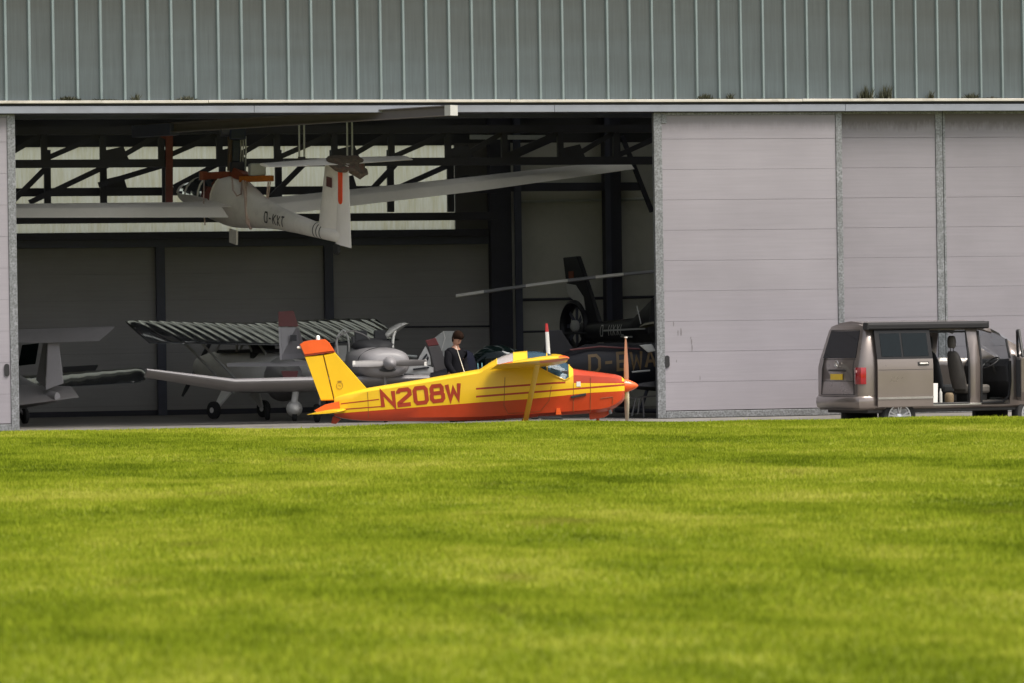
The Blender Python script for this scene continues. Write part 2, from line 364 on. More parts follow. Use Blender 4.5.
def wrap(mb, xs, hw, hh, zc, yc=0.0, side=-1, off=.008):     # press flat lettering (x, z) on to an elliptic hull
    o = np.argsort(xs); xs, hw, hh, zc = [np.array(a)[o] for a in (xs, hw, hh, zc)]
    out = []
    for p in mb.v:
        w, h, z = np.interp(p.x, xs, hw)+off, np.interp(p.x, xs, hh)+off, np.interp(p.x, xs, zc)
        out.append(Vector((p.x, yc + side*(w*math.sqrt(max(.03, 1-((p.z-z)/h)**2)) + .0), p.z)))
    mb.v = out; return mb
# ================================================================== GROUND
def sheet(name, xs, ys, zf, m):
    vs = [(x, y, zf(x, y)) for y in ys for x in xs]; nx = len(xs); fs = []
    for j in range(len(ys)-1):
        for i in range(nx-1): fs.append((j*nx+i, j*nx+i+1, (j+1)*nx+i+1, (j+1)*nx+i))
    mb = MB().add(vs, fs); o = mb.build(name, m, smooth=60); o['kind'] = 'structure'; return o
EDGE_Y = -12.9
def lawn_z(x, y):
    p = Vector((x*.9, y*.42, 0))
    z = .018*math.sin(x*.9+1.3*math.sin(y*.35)) * math.sin(y*.55) + .012*math.sin(x*2.1+y*.9)
    if y > EDGE_Y - .9: z -= .085*(y-(EDGE_Y-.9))/.9
    if y > EDGE_Y - 7: z -= min(.14, max(0, (x+3)*.0115))*(y-(EDGE_Y-7))/7
    d = (Vector((x, y, 0)) - Vector((CAM.x, CAM.y, 0))).length
    return z - .012
def arange(a, b, s): return list(np.arange(a, b, s)) + [b]
def lawn_mat(name, blades):
    m, N, L, b = node_mat(name)
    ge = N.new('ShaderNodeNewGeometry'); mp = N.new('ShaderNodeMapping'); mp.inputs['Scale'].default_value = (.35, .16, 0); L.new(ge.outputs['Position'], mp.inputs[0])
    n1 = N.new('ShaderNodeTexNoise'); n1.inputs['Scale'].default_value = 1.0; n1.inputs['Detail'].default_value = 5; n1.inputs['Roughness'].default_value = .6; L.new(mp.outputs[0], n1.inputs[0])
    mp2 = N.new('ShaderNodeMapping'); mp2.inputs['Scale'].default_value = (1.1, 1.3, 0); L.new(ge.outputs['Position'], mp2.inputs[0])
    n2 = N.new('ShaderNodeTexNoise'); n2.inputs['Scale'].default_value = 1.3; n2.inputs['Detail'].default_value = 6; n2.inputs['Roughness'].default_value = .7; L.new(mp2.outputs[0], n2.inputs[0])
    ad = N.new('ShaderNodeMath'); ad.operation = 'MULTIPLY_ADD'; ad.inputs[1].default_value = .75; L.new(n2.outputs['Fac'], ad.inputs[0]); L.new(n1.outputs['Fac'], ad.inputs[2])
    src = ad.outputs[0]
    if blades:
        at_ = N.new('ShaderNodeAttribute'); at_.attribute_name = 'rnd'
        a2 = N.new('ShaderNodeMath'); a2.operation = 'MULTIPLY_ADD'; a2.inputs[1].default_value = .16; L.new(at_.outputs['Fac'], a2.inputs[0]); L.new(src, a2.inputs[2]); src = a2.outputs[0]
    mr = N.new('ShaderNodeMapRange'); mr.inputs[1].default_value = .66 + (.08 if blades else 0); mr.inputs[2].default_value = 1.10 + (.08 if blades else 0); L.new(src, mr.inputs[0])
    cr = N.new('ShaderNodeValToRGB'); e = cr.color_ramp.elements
    e[0].position = 0; e[0].color = (.10, .14, .009, 1); e[1].position = 1; e[1].color = (.40, .40, .075, 1)  # turf tones; the darker patches also paint shade into the grass colour
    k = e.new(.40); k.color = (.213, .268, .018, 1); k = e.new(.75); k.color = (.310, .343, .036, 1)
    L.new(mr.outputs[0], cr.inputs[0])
    col = cr.outputs[0]
    # dry, bare patches
    mp3 = N.new('ShaderNodeMapping'); mp3.inputs['Scale'].default_value = (.8, .45, 0); mp3.inputs['Location'].default_value = (3.1, 7.7, 0); L.new(ge.outputs['Position'], mp3.inputs[0])
    n3 = N.new('ShaderNodeTexNoise'); n3.inputs['Scale'].default_value = 1; n3.inputs['Detail'].default_value = 4; L.new(mp3.outputs[0], n3.inputs[0])
    r3 = N.new('ShaderNodeMapRange'); r3.inputs[1].default_value = .64; r3.inputs[2].default_value = .78; r3.inputs[4].default_value = .6; L.new(n3.outputs['Fac'], r3.inputs[0])
    mx = N.new('ShaderNodeMix'); mx.data_type = 'RGBA'; mx.inputs[7].default_value = (.19, .15, .045, 1); L.new(r3.outputs[0], mx.inputs[0]); L.new(col, mx.inputs[6]); col = mx.outputs[2]
    if blades:
        d = N.new('ShaderNodeBsdfDiffuse'); t = N.new('ShaderNodeBsdfTranslucent'); L.new(col, d.inputs[0]); L.new(col, t.inputs[0])
        ms = N.new('ShaderNodeMixShader'); ms.inputs[0].default_value = .4; L.new(d.outputs[0], ms.inputs[1]); L.new(t.outputs[0], ms.inputs[2])
        L.new(ms.outputs[0], N['Material Output'].inputs[0])
    else:
        sm = N.new('ShaderNodeMix'); sm.data_type = 'RGBA'; sm.blend_type = 'MULTIPLY'; sm.inputs[0].default_value = 1; sm.inputs[7].default_value = (.72, .68, .8, 1); L.new(col, sm.inputs[6]); col = sm.outputs[2]
        L.new(col, b.inputs['Base Color']); b.inputs['Roughness'].default_value = .9; b.inputs['Specular IOR Level'].default_value = .1
        n4 = N.new('ShaderNodeTexNoise'); n4.inputs['Scale'].default_value = 18; n4.inputs['Detail'].default_value = 6; L.new(ge.outputs['Position'], n4.inputs[0])
        bn = N.new('ShaderNodeBump'); bn.inputs['Strength'].default_value = .8; bn.inputs['Distance'].default_value = .05; L.new(n4.outputs['Fac'], bn.inputs['Height']); L.new(bn.outputs[0], b.inputs['Normal'])
    return m
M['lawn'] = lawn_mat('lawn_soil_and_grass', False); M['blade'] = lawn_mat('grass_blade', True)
ground_m = mat('field', (.07, .10, .015), .95, var=.3, scale=.05)
sheet('ground', [-1500, 1500], [-1500, 1500], lambda x, y: -.8, ground_m)
xs = [-400, -120, -60] + arange(-32, 22, .5) + [60, 120, 400]; ys = [-900, -300, -120, -90] + arange(-68, EDGE_Y, .45)
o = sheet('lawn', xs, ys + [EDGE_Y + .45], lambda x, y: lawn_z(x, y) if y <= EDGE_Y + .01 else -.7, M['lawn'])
def apron_z(x, y): return lerp_tab([(-14, AP), (-4.2, AP), (-.6, FL), (60, FL)], y)
sheet('apron', [-120, -60, -30, 0, 30, 60, 120], [-13.2, -9, -4.2, -2.4, -.6, 40], lambda x, y: apron_z(x, y) - (.004 if y > -.7 else 0), M['concrete'])
sheet('hangar_floor', arange(-25, 25, 5), [.02, 5, 10, 15], lambda x, y: FL, M['concrete'])

# ------------------------------------------------------------------ grass blades (what nobody could count)
def grass():
    P = []; 
    for z0, z1, dens in ((13.5, 22, 1900), (22, 32, 1500), (32, 45, 1150), (45, 67.5, 800)):
        w1 = (z1*.2535 + 2.4); n = int(dens * w1 * (z1-z0))
        z = rng.uniform(z0, z1, n); u = rng.uniform(-.5, .5, n) * w1
        k = np.abs(u) < (z*.2535+2.4)/2; P.append(np.stack([u[k], z[k]], 1))
        n = int(dens*.45 * 16 * (z1-z0)); z = rng.uniform(z0, z1, n); u = (z*.2535+2.4)/2 + rng.uniform(0, 1, n)**1.5*8
        P.append(np.stack([u*rng.choice([-1, 1], n), z], 1))
    P = np.concatenate(P)
    X = CAM.x + DV.x*P[:,1] + RV.x*P[:,0]; Y = CAM.y + DV.y*P[:,1] + RV.y*P[:,0]
    k = Y < EDGE_Y; X = X[k]; Y = Y[k]; zd = P[k,1]; n = len(X)
    Z = .018*np.sin(X*.9+1.3*np.sin(Y*.35))*np.sin(Y*.55) + .012*np.sin(X*2.1+Y*.9) - .012 - np.clip(Y-(EDGE_Y-.9), 0, None)*.085/.9
    Z -= np.clip((X+3)*.0115, 0, .14)*np.clip(Y-(EDGE_Y-7), 0, None)/7
    clump = .5 + .5*np.sin(X*1.7+2*np.sin(Y*.8))*np.sin(Y*1.1+1.4*np.sin(X*.6))
    h = (.018 + .02*rng.random(n)**1.5 + .014*clump*rng.random(n)) * (1 + (rng.random(n) < .02)*.6)
    wd = (.0028 + .0022*rng.random(n)) * (1 + zd/45)
    a = rng.uniform(0, 2*np.pi, n); lean = rng.uniform(.1, .9, n)*h; la = rng.uniform(0, 2*np.pi, n)
    bx = np.cos(a)*wd; by = np.sin(a)*wd
    V = np.empty((n, 3, 3), np.float32)
    V[:,0] = np.stack([X-bx, Y-by, Z-.006], 1); V[:,1] = np.stack([X+bx, Y+by, Z-.006], 1)
    V[:,2] = np.stack([X+np.cos(la)*lean, Y+np.sin(la)*lean, Z+h], 1)
    me = bpy.data.meshes.new('grass'); me.vertices.add(n*3); me.vertices.foreach_set('co', V.ravel())
    me.loops.add(n*3); me.loops.foreach_set('vertex_index', np.arange(n*3, dtype=np.int32))
    me.polygons.add(n); me.polygons.foreach_set('loop_start', np.arange(0, n*3, 3, dtype=np.int32))
    me.update(calc_edges=True)
    at_ = me.attributes.new('rnd', 'FLOAT', 'FACE'); at_.data.foreach_set('value', rng.random(n).astype(np.float32))
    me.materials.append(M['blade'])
    o = bpy.data.objects.new('grass', me); COL.objects.link(o); o['kind'] = 'stuff'
    o['label'] = 'short sunlit yellow-green grass covering the airfield lawn'; o['category'] = 'grass'
    print('blades', n)
grass()

# ================================================================== HANGAR
hg = thing('hangar', 'long metal aircraft hangar with grey ribbed cladding over a wide doorway of sliding doors', 'hangar', (0, 0, FL))
XA, XB, YB = -24.0, 24.0, 15.0
XL = at(17.5, 300, 0).x; XR = at(656, 300, 0).x
zt = at(560, 100, -.1).z; ZT = 6.10
# upper cladding: one corrugated sheet with standing ribs
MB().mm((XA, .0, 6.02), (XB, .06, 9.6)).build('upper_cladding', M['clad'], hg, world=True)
rb = MB(); x0 = at(5.2, 40, -.02).x; step = .4585
i0 = int((XA-x0)/step)
for i in range(i0, int((XB-x0)/step)):
    x = x0 + i*step
    rb.add([(x-.034, -.001, 6.09), (x-.014, -.04, 6.09), (x+.014, -.04, 6.09), (x+.034, -.001, 6.09), (x-.034, -.001, 9.6), (x-.014, -.04, 9.6), (x+.014, -.04, 9.6), (x+.034, -.001, 9.6)],
           [(0,1,5,4),(1,2,6,5),(2,3,7,6),(0,3,2,1),(4,5,6,7)])
rb.build('cladding_rib', M['rib'], hg, world=True)
# eave flashing, door track
ef = MB()
for i in range(8):
    a = XA + i*6; ef.mm((a, -.20, 6.035+.004*(i % 2)), (a+5.995, -.002, 6.088+.004*(i % 2)))
ef.build('eave_flashing', M['flash'], hg, world=True, bevel=.008)
MB().mm((XA, -.10, 5.985), (XB, -.003, 6.03)).build('eave_soffit', M['steel'], hg, world=True)
tk = MB()
for i in range(8):
    a = XA + i*6 + .9; tk.mm((a, -.17, 5.845), (min(a+5.994, XB), -.06, 5.98))
tk.build('door_track', M['track'], hg, world=True, bevel=.006)
MB().mm((XA, -.055, 5.86), (XB, .62, 5.975)).build('lintel', M['steel'], hg, world=True)
# side / rear / roof
MB().mm((XA-.1, .0, FL), (XA, YB, 9.4)).build('wall', M['outer'], hg, world=True)
MB().mm((XB, .0, FL), (XB+.1, YB, 9.4)).build('wall', M['outer'], hg, world=True)
def roof_piece(name, xa, xb, m, dz=0):
    MB().add([(xa, -.3, 9.62+dz), (xb, -.3, 9.62+dz), (xb, YB+.4, 8.5+dz), (xa, YB+.4, 8.5+dz), (xa, -.3, 9.80-dz), (xb, -.3, 9.80-dz), (xb, YB+.4, 8.7-dz), (xa, YB+.4, 8.7-dz)],
         [(0,1,2,3),(4,5,6,7),(0,1,5,4),(1,2,6,5),(2,3,7,6),(3,0,4,7)]).build(name, m, hg, world=True)
x = XA-.3
while x < XB+.3 - .01:                                # opaque roof sheets; unseen translucent strips added between them to brighten the interior
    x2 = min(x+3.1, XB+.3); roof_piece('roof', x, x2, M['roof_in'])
    if x2 < XB: roof_piece('added_roof_light', x2+.004, x2+.696, M['added_roof_light'], .085)
    x = x2 + .7
zb = lambda px, py, y=YB: at(px, py, y).z
XT = at(455, 200, YB).x; XK = at(512, 300, YB).x
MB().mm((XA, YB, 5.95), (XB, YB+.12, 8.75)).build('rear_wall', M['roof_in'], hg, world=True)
ts = MB(); x = XA
while x < XT - .01:
    x2 = min(x+1.0, XT); n = 10
    for k in range(n):
        xa = x + (x2-x)*k/n; xb = x + (x2-x)*(k+1)/n; o_ = .018 if k % 2 else 0
        ts.add([(xa, YB-.0+o_, 3.9), (xb, YB+.018-o_, 3.9), (xb, YB+.018-o_, 6.0), (xa, YB+o_, 6.0)], [(0,1,2,3)])
    x = x2
ts.build('translucent_strip', M['trans'], hg, world=True)
def slabs(mb, x0, x1, y0, y1, z0, z1, pitch, start=None, gap=.0045):
    z = z1; 
    while z > z0 + .02:
        zn = max(z0, z - pitch); mb.mm((x0, y0, zn + gap), (x1, y1, z)); z = zn
# rear sliding doors (dark) left of the inner column
cols = [at(-160, 300, YB).x, at(-5, 300, YB).x, at(160, 300, YB).x, at(328, 300, YB).x, at(492, 300, YB).x]
for a, b in zip([XA]+cols, cols):
    pb = MB(); slabs(pb, a+.02, b-.02, YB, YB+.06, FL+.12, 3.62, .61); d = pb.build('rear_door', M['back_panel'], hg, world=True)
    MB().mm((a+.02, YB+.062, FL+.1), (b-.02, YB+.09, 3.62)).build('door_core', M['seam'], d, world=True)
MB().mm((XA, YB-.02, FL), (cols[-1], YB+.08, FL+.12)).build('floor_rail', M['steel'], hg, world=True)
for c in cols[:-1]:
    MB().bar((c, YB-.12, FL), (c, YB-.12, 3.62), .2, .2, up=(0,1,0)).build('column', M['steel_blue'], hg, world=True)
MB().mm((XA, YB-.2, 3.62), (cols[-1], YB+.1, 3.80)).build('beam', M['steel_blue'], hg, world=True)
MB().mm((XA, YB-.26, 3.803), (cols[-1], YB+.1, 3.97)).build('beam', M['steel'], hg, world=True)
# inner wall on the right: pale lining between heavy columns
pl = MB(); x = XT
MB().mm((XT+.003, YB-.001, 3.9), (at(492, 200, YB).x, YB+.1, 6.0)).build('wall_panel', mat('brown_grey_board', (.10, .095, .09), .8), hg, world=True)
MB().mm((cols[-1], YB-.002, FL), (XB, YB+.11, 6.0)).build('lining', M['lining'], hg, world=True)
for px, w, m in ((501, .5, 'steel'), (517, .16, 'steel_blue'), (613, .40, 'steel'), (607, .12, 'steel_blue')):
    c = at(px, 300, YB-.3).x
    MB().mm((c-w/2, YB-.45 - (.12 if m == 'steel_blue' else 0), FL), (c+w/2, YB-.14- (.33 if m == 'steel_blue' else 0), 8.6)).build('column', M[m], hg, world=True)
z1 = zb(560, 191, YB-.3); z2 = zb(560, 183, YB-.3)
MB().mm((at(498, 190, YB-.3).x, YB-.44, z1), (at(640, 190, YB-.3).x, YB-.2, z2)).build('beam', M['steel'], hg, world=True)
for py, r, m in ((200, .035, 'pipe'), (298, .035, 'steel'), (330, .025, 'steel')):
    a = at(516, py+2, YB-.1); b = at(690, py-2, YB-.1); MB().tube([a, b], r).build('wall_pipe', M[m], hg, world=True)
a = at(400, 327, YB-.06); b = at(500, 326, YB-.06); MB().tube([a, b], .02).build('wall_pipe', M['steel'], hg, world=True)
a = at(470, 137, 12.4); b = at(545, 137.5, 12.4); MB().bar(a, b, .1, .1).build('light_tube', M['pipe'], hg, world=True)
# lattice girders
def girder(y, zts, zbs, x0, x1, px_first, gus, h=.17, skip=None):
    g = MB(); a = Vector((x0, y, 0)); 
    g.mm((x0, y-.1, zts-h), (x1, y+.1, zts)); g.mm((x0, y-.1, zbs-h), (x1, y+.1, zbs))
    p = 57.7*y_scale(y); xv = at(px_first, 160, y).x; i = 0
    while xv > x0 + p: xv -= p; i -= 1
    while xv < x1:
        g.mm((xv-.065, y-.07, zbs+.001), (xv+.065, y+.07, zts-h-.001))
        if xv + p < x1:
            s = .32 if i % 2 == 0 else .02
            g.bar((xv+s, y+.02, zbs+.02), (xv+p-.07, y+.02, zts-h-.02), .1, .11)
            if i % 2 == 0: g.slab([(xv+.066, y-.03, zbs+.002), (xv+.55, y-.03, zbs+.002), (xv+.44, y-.03, zbs+.28), (xv+.066, y-.03, zbs+.2)], (0,1,0), .03)
        xv += p; i += 1
    return g.build('girder', M['steel'], hg, world=True)
def y_scale(y): return (80 + y*.976)/F
yg = 8.5
girder(yg, at(300, 126, yg).z, at(300, 158.5, yg).z, XA, 9, 103, 1)
yg2 = 13.2
for a_, b_ in ((186.5, 194.5), (213.8, 221.5)):
    MB().mm((XA, yg2-.1, at(300, b_, yg2).z), (at(497, 200, yg2).x, yg2+.1, at(300, a_, yg2).z)).build('beam', M['steel'], hg, world=True)
for px in (-10, 47, 103, 165, 222, 278, 333, 390, 450):
    p_ = MB().bar(at(px, 150, 12.75), at(px+.7, 212, 12.75), .15, .12, up=(0,1,0)).build('truss_post', M['steel'], hg, world=True)
for px in (106, 222, 336, 451):
    MB().slab([at(px, 188, 12.6), at(px+21, 188, 12.6), at(px+17, 175, 12.6), at(px, 179, 12.6)], (0,1,0), .04).build('gusset', M['steel'], hg, world=True)
for a, b in (((17, 197), (47, 167)), ((37, 199), (100, 169)), ((105, 183), (158, 167)), ((375, 186), (393, 167)), ((400, 187), (447, 166)), ((178, 185), (212, 167)), ((268, 200), (300, 168))):
    pa, pb = at(*a, 12.4), at(*b, 12.4); e_ = (pb-pa)*.12; MB().bar(pa-e_, pb+e_, .12, .12).build('brace', M['steel'], hg, world=True)
MB().bar(at(622, 136, 14.0), at(652, 212, 14.0), .1, .1).build('brace', M['steel'], hg, world=True)
MB().bar(at(510, 158, 12.6), at(560, 136, 12.6), .12, .12).build('brace', M['steel'], hg, world=True)
for y in (2.2, 5.2, 11.2):
    MB().mm((XA, y-.09, 8.55-y*.07), (XB, y+.09, 9.0-y*.07)).build('purlin', M['steel'], hg, world=True)
MB().mm((XA, 3.0, 6.15), (XB, 3.2, 6.5)).build('beam', M['steel'], hg, world=True)
MB().mm((XA, 5.4, 6.05), (XB, 5.6, 6.5)).build('beam', M['steel_blue'], hg, world=True)

# front sliding doors
def sliding_door(x0, x1, y, top, m, handle=None, lab=None, lframe=.17, rframe=.13, corner=False, zin=0):
    pb = MB(); pb.mm((x0+lframe, y, top-.53), (x1-rframe, y+.05, top-.06)); slabs(pb, x0+lframe, x1-rframe, y, y+.05, FL+.15, top-.536, .606)
    d = pb.build('sliding_door', M[m], hg, world=True, label=lab)
    MB().mm((x0+lframe+.01, y+.052, FL+.14), (x1-rframe-.01, y+.09, top-.05)).build('door_core', M['seam'], d, world=True)
    f = MB(); 
    f.mm((x0, y-.02, FL+.005), (x0+lframe-.003, y+.12, top)); f.mm((x1-rframe+.003, y-.02, FL+.005), (x1, y+.12, top))
    f.mm((x0+lframe, y-.018, FL+.006), (x1-rframe, y+.11, FL+.135)); f.mm((x0+lframe, y-.016, top-.055), (x1-rframe, y+.11, top-.002))
    if corner: f.mm((x0+lframe, y-.019, top-.22), (x0+lframe+.1, y-.003, top-.057))
    f.build('door_frame', M['zinc'], d, world=True, bevel=.006)
    if handle is not None:
        hx, hz = handle; h = MB(); pts = []
        for t in range(16):
            a = 2*math.pi*t/16; pts.append((hx + .05*math.cos(a), y-.012, hz + .07*(1 if math.sin(a) > 0 else -1) + .05*math.sin(a)))
        h.slab(pts, (0,1,0), .03); h.build('handle', M['black_rubber'], d, world=True)
    return d
xd1 = at(843.5, 260, 0).x; xd2 = at(944, 260, .2).x
h1 = at(667, 361.5, 0); hL = at(6.8, 370, 0)
sd = sliding_door(XR, xd1, 0, 5.84, 'door', (h1.x, h1.z), 'forward sliding door leaf beside the opening', corner=True)
for px, py, w, h in ((673.5, 324, 1.2, 5), (678, 333, 1, 6), (681, 332, 1.6, 8), (691.5, 342, 1.3, 6), (692, 348, 1.2, 7), (676.5, 361, .8, 3), (700, 378, .8, 5), (690.8, 338, .7, 3)):
    c = at(px, py, 0); q = .02; n = 7
    pts = [(c.x + w*q/2*math.cos(a)*(1+.3*math.sin(3*a+px)), -.003, c.z + h*q/2*math.sin(a)) for a in [2*math.pi*k/9 for k in range(9)]]
    MB().add(pts, [tuple(range(9))]).build('scuff_mark', M['seam'], sd, world=True)
sliding_door(xd1+.01, xd2, .2, 5.86, 'door_st', lframe=.05, rframe=.15)
sliding_door(xd2+.01, xd2+3.6, .2, 5.86, 'door_st', lframe=.05, rframe=.15)
sliding_door(xd2+3.61, XB-.02, .2, 5.86, 'door_st', lframe=.05, rframe=.15)
sliding_door(XL-3.7, XL, 0, 5.84, 'door', (hL.x, hL.z), 'sliding door leaf at the left edge of the opening', lframe=.09, rframe=.155)
sliding_door(XL-8.0, XL-3.75, .2, 5.86, 'door_st')
sliding_door(XA+.02, XL-8.05, .2, 5.86, 'door_st')

# monorail crane beam that sticks out above the doorway
def hang(n, *a, **k): return thing(n, *a, **k)
p0 = W(137, 134, 84.5); p1 = W(449, 115.3, 78.0)
cb = thing('crane_beam', 'long grey crane rail slung under the roof, its pale end poking out over the doorway', 'crane rail', (p0+p1)/2)
d = (p1-p0).normalized(); sd_ = d.cross(UP)
b = MB(); b.bar(p0, p1, .16, .024); b.bar(p0+UP*.09, p1+UP*.09, .03, .15); b.bar(p0+UP*.18, p1+UP*.18, .16, .02)
b.build('rail', mat('brown_grey_steel', (.12, .105, .10), .5), cb, world=True)
b = MB(); b.bar(p1+UP*.09-d*.02, p1+UP*.09+d*.14, .2, .2); b.build('end_stop', M['silver'], cb, world=True)
b = MB(); b.bar(p0+UP*.05-d*.02, p0+UP*.05+d*1.2, .26, .24); b.build('rail_housing', M['steel_blue'], cb, world=True)

# weeds rooted on the eave flashing
weeds = [(66, 1.0, 'broad'), (72, .9, 'broad'), (100, .9, 'low'), (110, .6, 'low'), (136, 1.2, 'sprig'), (187, 1.2, 'broad'), (247, .8, 'low'), (705, 1.6, 'broad'), (730, 1.2, 'sprig'), (866, 2.0, 'tall'), (886, 2.3, 'tall'), (930, 1.7, 'sprig'), (972, 1.9, 'broad'), (992, 1.2, 'low')]
wl = ['small dry weed tuft, leftmost one on the eave ledge', 'weed tuft beside the leftmost one on the eave ledge', 'low flat weed tuft on the eave left of the red post', 'smallest weed tuft on the left part of the eave ledge', 'thin weed sprig on the eave above the left end of the crane rail',
      'bushy weed tuft on the eave just left of the hoist', 'low weed tuft on the eave just right of the hoist', 'bushy weed tuft on the eave above the forward sliding door', 'thin weed sprig on the eave right of the bushy tuft above the forward door', 'tall dark weed on the eave above the back of the van', 'tallest weed on the eave with a long upright stem',
      'thin weed sprig on the eave near the right edge, between two bigger weeds', 'wide bushy weed on the eave at the far right', 'low weed tuft, rightmost on the eave ledge']
for (px, k, kind), lab in zip(weeds, wl):
    c = at(px, 99, -.11); c.z = 6.088
    k *= 1.25; mb = MB(); n = {'broad': 80, 'low': 46, 'sprig': 34, 'tall': 70}[kind]; wdt = {'broad': .16, 'low': .17, 'sprig': .06, 'tall': .13}[kind]; ht = {'broad': .09, 'low': .045, 'sprig': .13, 'tall': .20}[kind]*min(1.7, .7+k*.45)
    for i in range(n):
        x = random.gauss(0, wdt*.5); y = random.uniform(-.06, .08); h = ht*random.uniform(.35, 1)*math.exp(-(x/wdt)**2*.6)
        a = random.uniform(0, 6.28); dx, dy = math.cos(a)*.016, math.sin(a)*.016; lx, ly = random.gauss(0, .035), random.gauss(0, .03)
        mb.add([(x-dx, y-dy, 0), (x+dx, y+dy, 0), (x+lx+dx*.8, y+ly, h*.6), (x+lx*1.6, y+ly*1.6, h)], [(0,1,2),(0,2,3)])
    o = mb.build('weed', M['weed']); o.location = c; tag(o, lab, 'weed', 'weeds growing on the eave ledge')
ms = MB()
for i in range(900):
    px = random.choice([random.gauss(75, 16), random.gauss(105, 9), random.gauss(186, 8), random.gauss(250, 14), random.gauss(890, 26), random.gauss(985, 22), random.gauss(775, 12), random.gauss(720, 16), random.uniform(0, 1024)])
    c = at(px, 99, -.07 + random.uniform(-.06, .06)); r = random.uniform(.01, .035); h = random.uniform(.006, .03); z = 6.089
    ms.add([(c.x-r, c.y-r, z), (c.x+r, c.y-r, z), (c.x+r, c.y+r, z), (c.x-r, c.y+r, z), (c.x+random.uniform(-r, r), c.y, z+h)], [(0,1,4),(1,2,4),(2,3,4),(3,0,4)])
o = ms.build('moss', M['weed']); o['kind'] = 'stuff'; tag(o, 'brown-green moss crust scattered along the eave ledge', 'moss')
